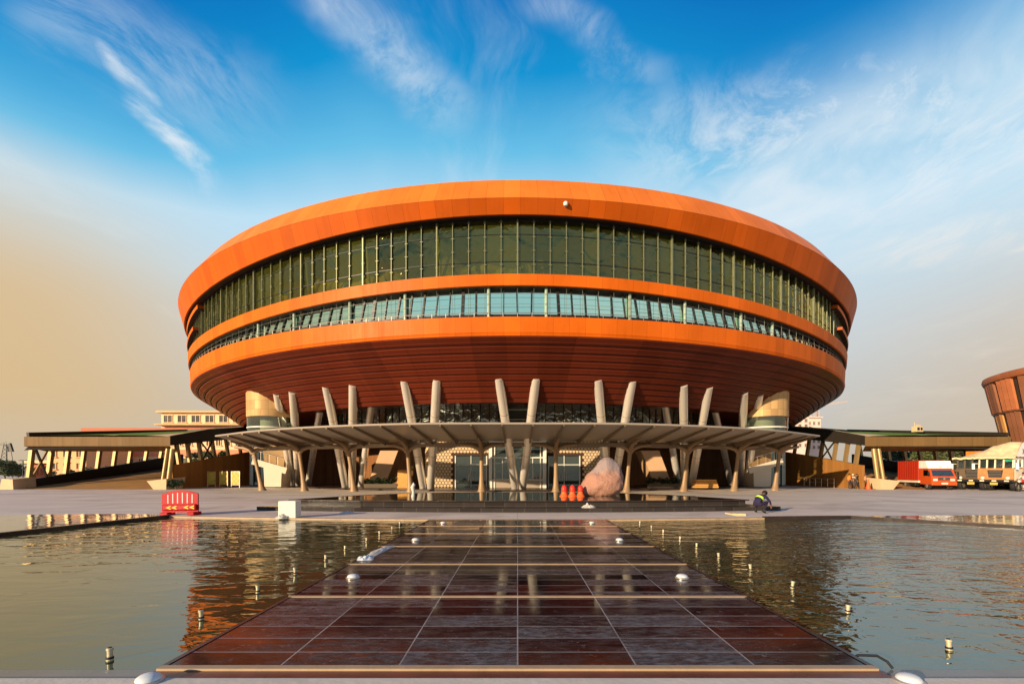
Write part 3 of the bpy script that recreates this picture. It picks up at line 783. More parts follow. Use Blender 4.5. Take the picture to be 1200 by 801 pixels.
# kerbs of dark granite where the basin meets the paving
mb = MB()
for a, b in (((-14.62, 9), (-13.97, 12.4)), ((-13.97, 12.4), (-13.32, 17.6)), ((12.42, 17.2), (15.4, 13.9)), ((15.4, 13.9), (17.2, 9)), ((9.0, 16.86), (12.42, 17.2))):
    mb.beam((a[0], a[1], -.03), (b[0], b[1], -.03), .16, .17)
struct(mb.build('basin_kerb', M['dark_kerb']))
mb = MB()
c = [(-13.3, 17.6), (-12.2, 17.3), (-8, 16.7), (-4, 16.35), (0, 16.25), (4, 16.35), (8, 16.75), (9, 16.86)]
for a, b in zip(c, c[1:]): mb.beam((a[0], a[1] + .04, -.055), (b[0], b[1] + .04, -.055), .2, .13)
struct(mb.build('basin_edging', M['strip']))
# wet films outside the kerbs
mb = MB()
w = [(-14.3, 12.6), (-13.7, 17.4), (-14.2, 18.2), (-16.5, 18.4), (-19.5, 18.0), (-20.4, 17.2), (-19.0, 16.6), (-21, 15.6), (-22, 14.2), (-21, 12.8), (-18, 12.2)]
mb.add([(x, y, .004) for x, y in w], [tuple(range(len(w)))])
w = [(12.9, 17.1), (15.6, 14.2), (17, 11.5), (22, 12.5), (23, 15.5), (22, 17.5), (18.6, 17.9), (15.5, 17.75), (13.6, 17.6)]
mb.add([(x, y, .004) for x, y in w], [tuple(range(len(w)))])
struct(mb.build('wet_paving', M['film']))
# causeway
prof_c = [(4.03, 0), (8, 0), (12, 0), (16.2, .004)]
mb = MB(); mb.grid([[(x, y, z) for x in (-HW, -HW / 2, 0, HW / 2, HW)] for y, z in prof_c])
for sx in (-1, 1): mb.grid([[(sx * HW, y, z), (sx * HW, y, -.25)] for y, z in prof_c])
mb.grid([[(-HW, 4.03, .004), (HW, 4.03, .004)], [(-HW, 4.03, -.25), (HW, 4.03, -.25)]])
def cz(Y):
    for (a, za), (b, zb) in zip(prof_c, prof_c[1:]):
        if a <= Y <= b: return za + (zb - za) * (Y - a) / (b - a)
    return 0
struct(mb.build('causeway', M['granite'], None, True))
mb = MB()
for yy, ww in ((3.99, .075), (6.26, .06), (8.45, .06), (10.45, .055), (12.6, .05), (14.3, .05)):
    mb.box((0, yy, cz(yy) - .02 if yy > 4.1 else -.02), (2 * HW + .06, ww, .06))
struct(mb.build('causeway_strips', M['strip']))
mb = MB()
for sx in (-1, 1): mb.grid([[(sx * (HW - .004), y, z + .006), (sx * (HW + .045), y, z + .006), (sx * (HW + .045), y, -.2)] for y, z in prof_c])
struct(mb.build('causeway_edging', M['dark_kerb']))
# near ledge and kerb at the viewer's feet
mb = MB(); mb.box((-9.2, 3.9, -.11), (12.2, .25, .16)); mb.box((10.6, 3.9, -.11), (15.0, .25, .16)); struct(mb.build('basin_ledge', M['grey_ledge']))
mb = MB(); mb.box((0, 3.87, -.09), (2 * HW + .1, .16, .16)); struct(mb.build('granite_ledge', mat('red_granite_ledge', (.12, .03, .018), .3, 0, .5, 3, .05, dirt=.4)))
mb = MB(); mb.box((0, 3.5, -.073), (44, .58, .16), bev=.012); struct(mb.build('basin_coping', M['cream_kerb']))

# raised pool -----------------------------------------------------------------
rp = thing('raised_pool', 'low black granite raised pool with two steps before the canopy', 'pool', (0, 24, 0))
def lens(off, yo):
    f = [(-10.5 - off, 21.2), (-7, 20.55), (-3.5, 20.25), (0, 20.15), (3.5, 20.25), (7, 20.55), (10.6 + off, 21.2)]
    b = [(8.3 + off, 25.6), (5.5, 28.0), (2, 28.8), (-2, 28.8), (-5.5, 28.0), (-8.3 - off, 25.6)]
    return [(x, y - yo) for x, y in f] + [(x, y + yo * .3) for x, y in b]
def uvprism(mb, poly, z0, z1, mi=0):
    acc = 0
    for i, a in enumerate(poly):
        b = poly[(i + 1) % len(poly)]; L = math.hypot(b[0] - a[0], b[1] - a[1])
        mb.add([(a[0], a[1], z0), (b[0], b[1], z0), (b[0], b[1], z1), (a[0], a[1], z1)], [(0, 1, 2, 3)], mi, [(acc, 0), (acc + L, 0), (acc + L, z1 - z0), (acc, z1 - z0)]); acc += L
    mb.add([(x, y, z1) for x, y in poly], [tuple(range(len(poly)))], mi, [(x, y) for x, y in poly])
mb = MB(); uvprism(mb, lens(.85, 1.15), .003, .17); mb.build('lower_step', M['plinth'], rp)
mb = MB(); uvprism(mb, lens(-.12, 0), .17, .36); mb.build('pool_wall', M['plinth'], rp)
mb = MB(); L1, L0 = lens(.02, .08), lens(-.35, -.25)
mb.add([(x, y, .41) for x, y in L1] + [(x, y, .41) for x, y in L0], [(i, (i + 1) % 13, 13 + (i + 1) % 13, 13 + i) for i in range(13)])
mb.add([(x, y, .36) for x, y in L1] + [(x, y, .41) for x, y in L1], [(i, (i + 1) % 13, 13 + (i + 1) % 13, 13 + i) for i in range(13)])
mb.build('coping', M['dark_kerb'], rp)
mb = MB(); mb.add([(x, y, .405) for x, y in L0], [tuple(range(13))]); mb.build('pool_surface', M['water_up'], rp)

# ================================================================== COVERED RAMPS
def ramp(sgn, label):
    r = thing('covered_ramp', label, 'ramp', (sgn * 41, 45, 0), group='covered ramps beside the hall')
    XI, XO, XF = 33.6, 48.0, 47.45
    ft = lambda Y: 5.05 + (Y - 44.3) * .142
    fo = lambda Y: 5.05 + (Y - 44.3) * .092
    def q(x): return sgn * x
    # roof: fascia, tapering soffit, dark inner edge that sweeps round at the front corner
    inner = [(XI - .2, 44.3), (XI + .25, 44.7), (XI + .3, 45.6), (XI, 50), (XI - .8, 57), (XI - 1.6, 66)]
    mb = MB(); L = XF - XI + .2
    mb.add([(q(XI - .2), 44.3, 4.12), (q(XF), 44.3, 4.12), (q(XF), 44.3, 5.03), (q(XI - .2), 44.3, 5.03)], [(0, 1, 2, 3)], 0, [(0, 0), (L, 0), (L, 1), (0, 1)])
    mb.add([(q(XI + .6), 45.7, 3.68), (q(XF - .7), 45.7, 3.68), (q(XF), 44.3, 4.12), (q(XI - .2), 44.3, 4.12)], [(0, 1, 2, 3)], 0, [(0, 0), (L, 0), (L, 1), (0, 1)])
    mb.add([(q(XF), 44.3, 4.12), (q(XF), 44.3, 5.03), (q(XF), 66, fo(66)), (q(XF), 66, fo(66) - .9)], [(0, 1, 2, 3)], 0, [(0, 0), (0, 1), (23, 1), (23, 0)])
    mb.build('roof_fascia', M['ramp_fascia'], r)
    mb = MB()
    ups = lambda y: .42 * sm((y - 44.8) / 3.0)
    top = [(q(x), y, ft(y) + ups(y)) for x, y in inner]; bot = [(q(x), y, ft(y) - .92) for x, y in inner]
    mb.grid([top, bot])
    ins = [(q(x + 1.2), y, ft(y) - .95) for x, y in inner]; mb.grid([bot, ins])
    mb.grid([ins, [(q(XF), y, (fo(y) - .98) if y > 44.5 else 3.73) for x, y in inner]])
    mb.beam((q(XF - .15), 44.5, fo(44.5) + .14), (q(XF - .15), 66, fo(66) + .42), .25, .5)
    mb.beam((q(XF - .1), 65.5, fo(66) + .25), (q(XI - 1.5), 65.5, ft(66) + .25), .25, .5)
    mb.build('roof_edge', M['ramp_dark'], r)
    mb = MB(); mb.grid([top, [(q(x + .25), y, ft(y) + ups(y)) for x, y in inner], [(q(x + 2.2 if y > 44.5 else x + .8), y, ft(y) + .06) for x, y in inner]])
    mb.build('roof_kerb', M['pier'], r)
    mb = MB(); rows = []
    for j in range(7):
        f = j / 6; row = []
        for x, y in inner:
            xi = x + (2.2 if y > 44.5 else .8); xx = xi + (XF - .25 - xi) * f; row.append((q(xx), y, (ft(y) + .055) * (1 - f) + (fo(y) + .04) * f + .10 * math.sin(PI * f)))
        rows.append(row)
    mb.grid(rows); mb.build('roof_turf', M['turf'], r, True)
    # rising floor between the side walls
    fz = lambda Y: max(0.01, .01 + (Y - 44.2) * .115)
    mb = MB(); rows = [[(q(XI + .1 + (XO - XI - .2) * k / 10), Y, fz(Y) + (noise.noise((k * .7, Y * .5, sgn)) * .05 if Y > 45 else 0)) for k in range(11)] for Y in (43.9, 45, 48, 51, 54, 57, 60, 63, 66)]
    mb.grid(rows); mb.build('ramp_floor', M['earth'], r, True)
    zi = lambda Y: 2.4 + (Y - 45.7) * .152
    mb = MB()
    wl = [(XI, 45.0), (XI, 50), (XI - .5, 56), (XI - 1.2, 62)]
    for (xa, ya), (xb, yb) in zip(wl, wl[1:]):
        mb.add([(q(xa), ya, 0), (q(xb), yb, 0), (q(xb), yb, zi(yb)), (q(xa), ya, zi(ya))], [(0, 1, 2, 3)], 0, [(ya, 0), (yb, 0), (yb, 3), (ya, 3)])
        mb.add([(q(xa + .3), ya, 0), (q(xb + .3), yb, 0), (q(xb + .3), yb, zi(yb)), (q(xa + .3), ya, zi(ya))], [(0, 1, 2, 3)], 0, [(ya, 0), (yb, 0), (yb, 3), (ya, 3)])
        mb.add([(q(xa), ya, zi(ya)), (q(xb), yb, zi(yb)), (q(xb + .3), yb, zi(yb)), (q(xa + .3), ya, zi(ya))], [(0, 1, 2, 3)], 0, [(0, 0)] * 4)
    mb.add([(q(XI), 45, 0), (q(XI + .3), 45, 0), (q(XI + .3), 45, zi(45)), (q(XI), 45, zi(45))], [(0, 1, 2, 3)], 0, [(0, 0), (.3, 0), (.3, 2), (0, 2)])
    mb.build('inner_wall', M['ramp_wall'], r)
    zo = lambda Y: .85 + (Y - 45) * .158
    mb = MB(); mb.hexa([(q(XO - .15), 44.6, 0), (q(XO + .15), 44.6, 0), (q(XO + .15), 66, 0), (q(XO - .15), 66, 0), (q(XO - .15), 44.6, zo(44.6)), (q(XO + .15), 44.6, zo(44.6)), (q(XO + .15), 66, zo(66)), (q(XO - .15), 66, zo(66))])
    mb.build('outer_wall', M['ramp_dark'], r)
    for Y in (45.3, 47.2, 49.0, 50.8, 52.7, 54.8, 57.0, 59.5, 62.0, 64.4):
        MB().beam((q(XO + .05), Y, zo(Y) - .1), (q(XO - .35), Y, fo(Y) - .93), .32, .36, (0, 1, 0)).build('post', M['ramp_post'], r)
    for Y in (46.0, 47.5, 49.2, 51.2, 53.3, 55.4, 57.6, 59.8):
        xx = XI + .15 - (0 if Y < 50 else (Y - 50) * .09)
        MB().beam((q(xx), Y, zi(Y) - .1), (q(xx + .3), Y, ft(Y) - .93), .22, .42, (0, 1, 0)).build('post', M['ramp_post'], r)
    MB().beam((q(XO), 45.5, zo(45.5)), (q(XO - .3), 47.0, fo(47) - 1), .16, .16).build('brace', M['ramp_post'], r)
    MB().beam((q(XO + .02), 47.0, zo(47)), (q(XO - .32), 45.5, fo(45.5) - 1), .16, .16, mi=0).build('brace', M['ramp_dark'], r)
    MB().beam((q(XI + .05), 49.3, zi(49.3)), (q(XI + .2), 51, ft(51) - .95), .12, .12).build('brace', M['ramp_dark'], r)
    MB().beam((q(XI + .1), 51, zi(51)), (q(XI + .25), 49.3, ft(49.3) - .95), .12, .12).build('brace', M['ramp_dark'], r)
    # front piers of pale stone with paired columns on the inner one
    xa = XI + (.15 if sgn < 0 else 1.25)
    mb = MB(); mb.hexa([(q(xa - .65), 43.4, 0), (q(xa + .55), 43.4, 0), (q(xa + .7), 45.4, 0), (q(xa - .7), 45.4, 0), (q(xa - .75), 43.3, 1.0), (q(xa + 1.1), 43.3, .8), (q(xa + 1.0), 45.6, .8), (q(xa - .9), 45.6, 1.15)]); mb.build('pier', M['pier'], r)
    mb = MB(); mb.hexa([(q(XO - .5), 43.4, 0), (q(XO + .8), 43.4, 0), (q(XO + .8), 45.6, 0), (q(XO - .4), 45.6, 0), (q(XO - .55), 43.3, .95), (q(XO + .6), 43.4, 1.0), (q(XO + .7), 45.6, 1.15), (q(XO - .3), 45.6, 1.15)]); mb.build('pier', M['pier'], r)
    MB().tube((q(xa + .02), 44.6, .8), (q(xa - .15), 44.9, 3.9), .2, .22, 16).build('column', M['ramp_post'], r, True)
    MB().tube((q(xa + .6), 44.6, .7), (q(xa + .4), 45.0, 3.9), .16, .18, 16).build('column', M['ramp_post'], r, True)
    return r
ramp(-1, 'covered ramp with turf roof to the left of the hall')
ramp(1, 'covered ramp with turf roof to the right of the hall behind the trucks')

# ================================================================== SMALL THINGS ON AND IN THE BASINS
M['brass'] = mat('weathered_brass', (.38, .30, .13), .4, .7, .25, 20)
M['nozzle'] = mat('pale_brass_nozzle', (.52, .44, .28), .4, .3, .2, 20)
M['black_rubber'] = mat('black_rubber', (.015, .015, .015), .6)
M['white_plastic'] = mat('white_plastic', (.55, .57, .57), .35, 0, .05, 8)
M['dirty_white'] = mat('dirty_white', (.50, .45, .38), .7, 0, .12, 4, .1, dirt=.3)
M['red_plastic'] = mat('red_barrier_plastic', (.33, .004, .008), .38, 0, .08, 4, spec=.15)
M['strip_pale'] = mat('pale_pink_strip', (.72, .45, .42), .5)
M['yellow_paint'] = mat('yellow_marking', (.80, .50, .03), .5)
M['cone_red'] = mat('cone_red', (.80, .03, .012), .45, 0, .06, 6)
M['cone_orange'] = mat('cone_orange_base', (.72, .11, .02), .5, 0, .06, 6)
M['white_paint'] = mat('white_paint', (.72, .66, .54), .55, 0, .05, 3, dirt=.15)

def nozzle_proto(label, group):
    o = thing('fountain_nozzle', label, 'nozzle', (0, 0, 0), 0, group)
    m = MB(); m.lathe([(.034, -.1), (.034, .01), (.026, .015), (.026, .10), (.033, .104), (.033, .128), (.02, .132)], n=14); m.build('body', M['nozzle'], o, True)
    m = MB(); m.lathe([(.035, .012), (.037, .024), (.035, .036)], n=14); m.build('collar', M['black_rubber'], o, True)
    m = MB(); m.lathe([(.018, .131), (.018, .14)], n=12); m.build('jet', M['black_rubber'], o, True)
    return o
rn = random.Random(5)
for side, X, Y0, dY, cnt in (('left', -3.79, 4.27, 1.19, 10), ('right', 4.1, 4.52, 1.2, 10)):
    proto = None
    for i in range(cnt):
        lab = f'brass fountain nozzle standing in the {side} basin, {ORD[i]} of its row'
        grp = f'fountain nozzles in the {side} basin'
        loc = (X + rn.uniform(-.05, .05) + (.15 if side == 'right' and i == 0 else 0), Y0 + dY * i, -.045)
        if proto is None: proto = nozzle_proto(lab, grp); proto.location = loc; o = proto
        else: o = dup(proto, loc, None, lab)
        o.rotation_euler = (rn.uniform(-.06, .06), rn.uniform(-.1, .1), rn.uniform(0, 3)); o.scale = (.85, .85, rn.uniform(.7, .9))
proto = None; k = 0
for side, X0 in (('left', -1), ('right', 1)):
    for i, (Y, X) in enumerate(((3.72, 2.98 if side == 'left' else 3.16), (7.34, 2.62), (11.3, 2.5), (15.0, 2.42))):
        lab = f'white domed light set on the dark causeway by its {side} edge, {ORD[i]} of four'
        if proto is None:
            proto = thing('dome_light', lab, 'light', (X0 * X, Y, cz(Y) + .006), 0, 'dome lights along the causeway'); o = proto; ROOT[o.name] = (0, 0, 0)
            m = MB(); m.lathe([(.11, 0), (.11, .012), (.09, .02)], n=22); m.build('base_ring', M['rail'], o, True)
            m = MB(); m.lathe([(.09, .0205), (.084, .038), (.062, .054), (.03, .062), (.004, .064)], n=22); m.build('dome', M['white_plastic'], o, True)
        else: o = dup(proto, (X0 * X, Y, cz(Y) + .006), rn.uniform(0, 3), lab)
tag(MB().lathe([(.085, 0), (.09, .006), (.06, .009), (.058, .004)], n=24).build('floating_disc', M['white_plastic'], None, True, org=(-3.62, 4.36, -.044)), 'flat white disc lying in the water beside the nearest left nozzle', 'disc')
bpy.data.objects['floating_disc'].location = (-3.62, 4.36, -.042)
for v in bpy.data.objects['floating_disc'].data.vertices: v.co += Vector((3.62, -4.36, .044))
def at0(mb, name, m_, loc, label, cat, smooth=False, group=None, rz=0, angle=35):
    o = mb.build(name, m_, None, smooth, angle=angle); o.location = loc; o.rotation_euler[2] = rz; ROOT[o.name] = (0, 0, 0); return tag(o, label, cat, group)
m = MB(); m.path([(0, 0, 0), (-.03, .02, .05), (-.06, .10, .07), (-.12, .24, .02), (-.2, .3, -.06)], .012, 8)
at0(m, 'hose', M['black_rubber'], (3.28, 4.03, -.02), 'short black hose curling over the near right corner of the causeway', 'hose', True)
# crumpled sheet on the causeway edge
def lumps(sx, sy, sz, seed, n=18, fall=1.0):
    m = MB(); rows = []
    for j in range(n + 1):
        r = []
        for i in range(n + 1):
            u, v = i / n * 2 - 1, j / n * 2 - 1; e = max(0, 1 - (u * u + v * v) ** .5)
            h = e ** .5 * (.35 + .9 * abs(noise.noise((u * 2.6 + seed, v * 2.6, seed))) + .3 * noise.noise((u * 6, v * 6 + seed, 2)))
            q = 1 + .25 * noise.noise((u * 2, v * 2, seed + 9)); r.append((u * sx * q, v * sy * q, max(0, h) * sz))
        rows.append(r)
    return m.grid(rows)
m = lumps(.13, .62, .06, 3.1); at0(m, 'plastic_sheet', M['dirty_white'], (-2.93, 9.9, .006), 'crumpled whitish plastic sheet on the left edge of the causeway', 'sheet', True, None, -.08)
m = lumps(.15, .2, .09, 8.4); at0(m, 'plastic_sheet', M['white_plastic'], (-2.95, 8.95, .006), 'small bunched scrap of white plastic nearer the viewer on the causeway edge', 'sheet', True, None, .3)
# white block, lump, board, sacks
m = MB(); m.box((0, 0, .31), (.62, .5, .62), bev=.02); at0(m, 'white_block', M['white_paint'], (-8.4, 17.0, 0), 'white painted block standing at the edge of the left basin', 'block', False, None, .06)
m = lumps(.22, .2, .2, 5.2); at0(m, 'mortar_lump', M['dirty_white'], (-8.55, 16.72, .002), 'small beige lump of mortar in front of the white block', 'lump', True)
m = lumps(.3, .2, .2, 2.2); at0(m, 'cement_sack', M['dirty_white'], (3.0, 19.6, .172), 'small whitish sack on the lower step of the raised pool', 'sack', True)
m = lumps(.3, .25, .12, 7.7); at0(m, 'cement_sack', M['dirty_white'], (-6.9, 18.75, .002), 'tiny pale scrap on the paving before the raised pool steps', 'sack', True)
m = MB(); m.box((0, 0, .02), (.36, 1.0, .035)); m.box((0, -.3, .055), (.5, .06, .03)); at0(m, 'wooden_board', mat('pale_timber', (.72, .52, .26), .7, 0, .15, 5), (8.55, 18.1, .002), 'pale wooden board lying on the paving by the crouching man', 'board')
m = MB(); m.path([(0, 0, 0), (.02, 0, .25), (-.03, .02, .5), (.04, .01, .64), (.02, 0, .74)], [.10, .07, .11, .085, .02], 12); at0(m, 'wrapped_post', M['dirty_white'], (-5.35, 23.6, .39), 'short white wrapped post standing in the raised pool', 'post', True, None)

# red plastic barrier ---------------------------------------------------------
bar = thing('plastic_barrier', 'red plastic barrier with arched slotted top and yellow arrows by left basin', 'barrier', (-13.15, 18.0, 0), math.radians(-4))
W2 = .76
def arch(u): return .80 + .17 * math.cos(u / W2 * PI / 2 * .92)
outl = [(-W2, .0), (-.35, 0), (-.30, .10), (.30, .10), (.35, 0), (W2 - .04, .0)] + [(W2 * .985 * (1 - 2 * k / 14) + (-.01), arch(W2 * (1 - 2 * k / 14))) for k in range(15)]
holes = []
for k in range(6):
    x = -.50 + k * .2; w = .020; t = arch(x) - .1
    holes.append([(x - w, .46), (x + w, .46), (x + w + .008, t), (x - w + .008, t)])
m = MB(); m.plate(outl, [], .05, lambda v: v); m.build('panel', M['red_plastic'], bar)
for hp in holes:
    m = MB(); m.plate(hp, [], .006, lambda v: v + Vector((0, -.0285, 0))); m.build('pale_strip', M['strip_pale'], bar)
m = MB(); m.box((-.55, 0, .06), (.34, .42, .12), bev=.03); m.box((.55, 0, .06), (.30, .42, .12), bev=.03); m.box((0, 0, .30), (1.40, .22, .24), bev=.05); m.build('water_tank', M['red_plastic'], bar)
for cx_ in (-.42, -.18, .30, .54):
    m = MB(); pts = [(.10, .075), (-.10, 0), (.10, -.075), (.10, -.035), (0, 0), (.10, .035)]
    m.plate([(cx_ + x, .30 + z) for x, z in pts], [], .008, lambda v: v + Vector((0, -.1145, 0))); m.build('chevron', M['yellow_paint'], bar)
bar.rotation_euler[1] = math.radians(-1.5)

# boulder on the raised pool ---------------------------------------------------
def boulder_mat():
    m, nt, p = base_mat('pink_boulder_stone')
    co = nt.new('ShaderNodeTexCoord').outputs['Object']
    sx = nt.new('ShaderNodeSeparateXYZ', ins={0: co})
    n1 = nt.noise(co, 1.4, 7, .6); n2 = nt.noise(co, 5, 8, .7); n3 = nt.noise(co, 18, 5, .7)
    band_ = nt.math('ADD', sx.outputs[2], nt.math('MULTIPLY_ADD', n1, 1.6, -.8))
    c = nt.mix(n2, (.36, .15, .09), (.44, .24, .17))
    c = nt.mix(nt.smooth(band_, .95, 1.5), c, (.30, .22, .20))
    c = nt.mix(nt.smooth(n3, .55, .7, 0, .5), c, (.46, .34, .28))
    c = nt.mix(nt.smooth(n2, .58, .7, 0, .5), c, (.16, .06, .03))
    nt.l.new(c, p.inputs['Base Color']); p.inputs['Roughness'].default_value = .8
    bn = nt.new('ShaderNodeBump', ins={'Height': nt.math('ADD', n2, nt.math('MULTIPLY', n3, .4)), 'Strength': 1.0, 'Distance': .12}); nt.l.new(bn.outputs[0], p.inputs['Normal'])
    return m
outl = [(455, 530), (480, 470), (520, 390), (560, 330), (600, 298), (640, 262), (665, 215), (700, 178), (735, 163), (780, 172), (820, 205), (865, 245), (900, 300), (918, 360), (918, 430), (900, 480), (865, 520), (800, 548), (700, 556), (600, 556), (520, 556)]
cxp, czp, sc = 715, 410, 1.07 / 9.23 * 24.6 / 540
pol = sorted([(math.atan2(-(y - czp), x - cxp), math.hypot(x - cxp, y - czp) * sc) for x, y in outl])
def rad(a):
    for i in range(len(pol)):
        a0, r0 = pol[i - 1]; a1, r1 = pol[i]
        if i == 0:
            a0 -= 2 * PI
        if a0 <= a <= a1: return r0 + (r1 - r0) * (a - a0) / (a1 - a0)
    a0, r0 = pol[-1]; a1, r1 = pol[0][0] + 2 * PI, pol[0][1]; return r0 + (r1 - r0) * (a - a0) / (a1 - a0)
bm = bmesh.new(); bmesh.ops.create_icosphere(bm, subdivisions=5, radius=1)
for v in bm.verts:
    p = v.co.copy(); a = math.atan2(p.z, p.x); q = math.hypot(p.x, p.z); r = rad(a)
    t = r * q; d = .78 * p.y * (1 - .25 * max(0, p.z))
    w = Vector((math.cos(a) * t, d, math.sin(a) * t)); nn = noise.noise(w * 1.3) * .09 + noise.noise(w * 3.1 + Vector((4, 1, 2))) * .05 + abs(noise.noise(w * 6)) * .04 + noise.noise(w * 13) * .018
    w += p.normalized() * nn; w.z += .75; v.co = w
    if v.co.z < 0: v.co.z = 0
me = bpy.data.meshes.new('boulder'); bm.to_mesh(me); bm.free(); me.materials.append(boulder_mat()); me.polygons.foreach_set('use_smooth', [True] * len(me.polygons))
bo = bpy.data.objects.new('boulder', me); COL.objects.link(bo); bo.location = (px(707.5, 24.6), 24.6, .395); tag(bo, 'big pinkish brown boulder resting in the raised pool', 'boulder')
# cones beside the boulder
proto = None
for x, lab in ((661, 'red topped traffic cone in the raised pool, leftmost of three'), (670.5, 'red topped traffic cone in the raised pool, middle of three'), (680, 'red topped traffic cone half hidden against the boulder')):
    loc = (px(x, 24.0), 24.0 + rn.uniform(-.1, .1), .4)
    if proto is None:
        proto = thing('traffic_cone', lab, 'cone', loc, 0, 'red cones beside the boulder'); ROOT[proto.name] = (0, 0, 0)
        m = MB(); m.lathe([(.24, 0), (.24, .03), (.19, .06), (.14, .17), (.13, .24)], n=20); m.build('base', M['cone_orange'], proto, True)
        m = MB(); m.lathe([(.132, .2405), (.142, .30), (.137, .42), (.115, .51), (.07, .57), (.02, .60)], n=20); m.build('hood', M['cone_red'], proto, True)
    else: dup(proto, loc, rn.uniform(0, 2), lab)
o = thing('traffic_cone', 'lone orange traffic cone beside the right ramp pier', 'cone', (px(1017.5, 43.2), 43.2, .002)); ROOT[o.name] = (0, 0, 0)
m = MB(); m.box((0, 0, .02), (.46, .46, .04), bev=.01); m.build('base', M['cone_red'], o)
m = MB(); m.lathe([(.19, .04), (.13, .45), (.05, .95), (.03, .97)], n=20); m.build('cone_body', M['cone_orange'], o, True)

# undercroft clutter -----------------------------------------------------------
M['leaf_dark'] = mat('dark_leaves', (.018, .035, .012), .6, 0, .4, 2)
M['soil_box'] = mat('planter_stone', (.10, .075, .05), .7)
M['timber'] = mat('fresh_timber', (.55, .27, .07), .7, 0, .2, 3)
def leafball(m, c, r, n, size, rnd, flat=.8):
    for _ in range(n):
        v = Vector((rnd.gauss(0, 1), rnd.gauss(0, 1), rnd.gauss(0, 1))).normalized() * r * rnd.random() ** .4; v.z *= flat
        p = Vector(c) + v; a = Vector((rnd.gauss(0, 1), rnd.gauss(0, 1), rnd.gauss(0, 1))).normalized(); b = a.orthogonal().normalized(); s_ = size * rnd.uniform(.6, 1.3)
        m.add([p - a * s_, p + b * s_ * .5, p + a * s_, p - b * s_ * .5], [(0, 1, 2, 3)], rnd.randrange(2))
rp2 = random.Random(11)
for x, lab in ((447, 'dark leafy planter under the hall, left of the entrance'), (777, 'dark leafy planter under the hall, right of the entrance')):
    X = px(x, 44.4); o = thing('planter', lab, 'planter', (X, 44.4, .13), 0, 'planters under the hall')
    m = MB(); m.box((X, 44.4, .32), (3.2, .8, .38), bev=.02); m.build('box', M['soil_box'], o)
    m = MB()
    for k in range(9): leafball(m, (X - 1.4 + k * .35, 44.4, .75 + rp2.uniform(-.1, .2)), .34, 90, .1, rp2)
    m.build('foliage', [M['leaf_dark'], M['leaf_dark']], o)
m = MB()
for k in range(4): m.box((0, k * .03, .12 + k * .2), (2.2 - k * .1, .9, .16), .02 * k)
at0(m, 'timber_stack', M['timber'], (px(826, 43.4), 43.4, .13), 'stack of orange timber under the hall, right of the entrance', 'timber')
m = MB(); m.hexa([(-.6, 0, 0), (.6, 0, 0), (.6, .08, 0), (-.6, .08, 0), (-.6, .5, 1.7), (.6, .5, 1.7), (.6, .58, 1.7), (-.6, .58, 1.7)])
at0(m, 'plywood_sheet', M['timber'], (px(472, 44), 44, .13), 'orange plywood sheet leaning in the shade left of the entrance', 'sheet')
# yellow panels on legs beside left ramp
M['yellow_sheet'] = mat('yellow_sheeting', (.50, .33, .05), .5, 0, .3, 2.5, .2, 4, dirt=.3)
for i, (x, lab) in enumerate(((247.7, 'yellow panel on thin legs by the left ramp wall, leftmost of three'), (262, 'yellow panel on thin legs by the left ramp wall, middle of three'), (276, 'yellow panel on thin legs nearest the green glass corner'))):
    o = thing('yellow_panel', lab, 'panel', (px(x, 48), 48, 0.002), math.radians(-12), 'yellow panels by the left ramp')
    m = MB()
    for sx in (-.5, .5): m.box((sx, 0, .85), (.05, .05, 1.7))
    m.box((0, 0, .3), (1.0, .04, .04)); m.box((0, 0, 1.68), (1.0, .04, .04)); m.build('stand', M['rail'], o)
    m = MB(); rows = [[(-.46 + .92 * a / 10, -.04 - .035 * math.sin(b * 1.6 + i) * math.sin(a * 1.1 + i * 2), .36 + 1.28 * b / 10) for a in range(11)] for b in range(11)]
    m.grid(rows); m.grid([[(x_, y_ + .05, z_) for x_, y_, z_ in r_] for r_ in rows]); m.build('sheet', M['yellow_sheet'], o, True)
o = thing('shrub', 'small dark shrub beside the inner pier of the left ramp', 'plant', (px(206, 43.5), 43.5, 0))
m = MB(); X = o.location.x
for k in range(4): leafball(m, (X + rp2.uniform(-.4, .4), 43.5, .5 + rp2.uniform(-.1, .3)), .42, 110, .1, rp2)
m.build('foliage', [M['leaf_dark'], M['leaf_dark']], o); m = MB(); m.tube((X, 43.5, 0), (X + .05, 43.5, .5), .05, .03); m.build('stem', M['soil_box'], o)
# guard rail by right wall
o = thing('guard_rail', 'low metal guard rail before the right ramp wall', 'railing', (33.0, 50.3, 0))
for k in range(6): MB().tube((32.9, 47.9 + k, 0), (32.9, 47.9 + k, .95), .035, n=8).build('post', M['rail'], o, True)
m = MB(); m.tube((32.9, 47.9, .95), (32.9, 52.9, .95), .03, n=8); m.tube((32.9, 47.9, .5), (32.9, 52.9, .5), .02, n=8); m.build('rail', M['rail'], o, True)
# unit on the right roof
o = thing('roof_unit', 'small cream service cabinet standing on the turf roof right of the hall', 'cabinet', (px(1075, 52), 52, 5.95), math.radians(8))
m = MB(); m.box((0, 0, .5), (.9, .6, .62), bev=.03); m.build('casing', M['pier'], o)
MB().box((-.2, -.31, .52), (.28, .03, .3)).build('grille', M['black_metal'], o)
MB().box((.2, -.31, .52), (.22, .03, .3)).build('grille', M['black_metal'], o)
m = MB(); m.tube((-.38, 0, .7), (-.38, 0, 1.25), .035); m.box((.1, 0, .9), (.3, .3, .2)); m.build('vent_stack', M['pier'], o)

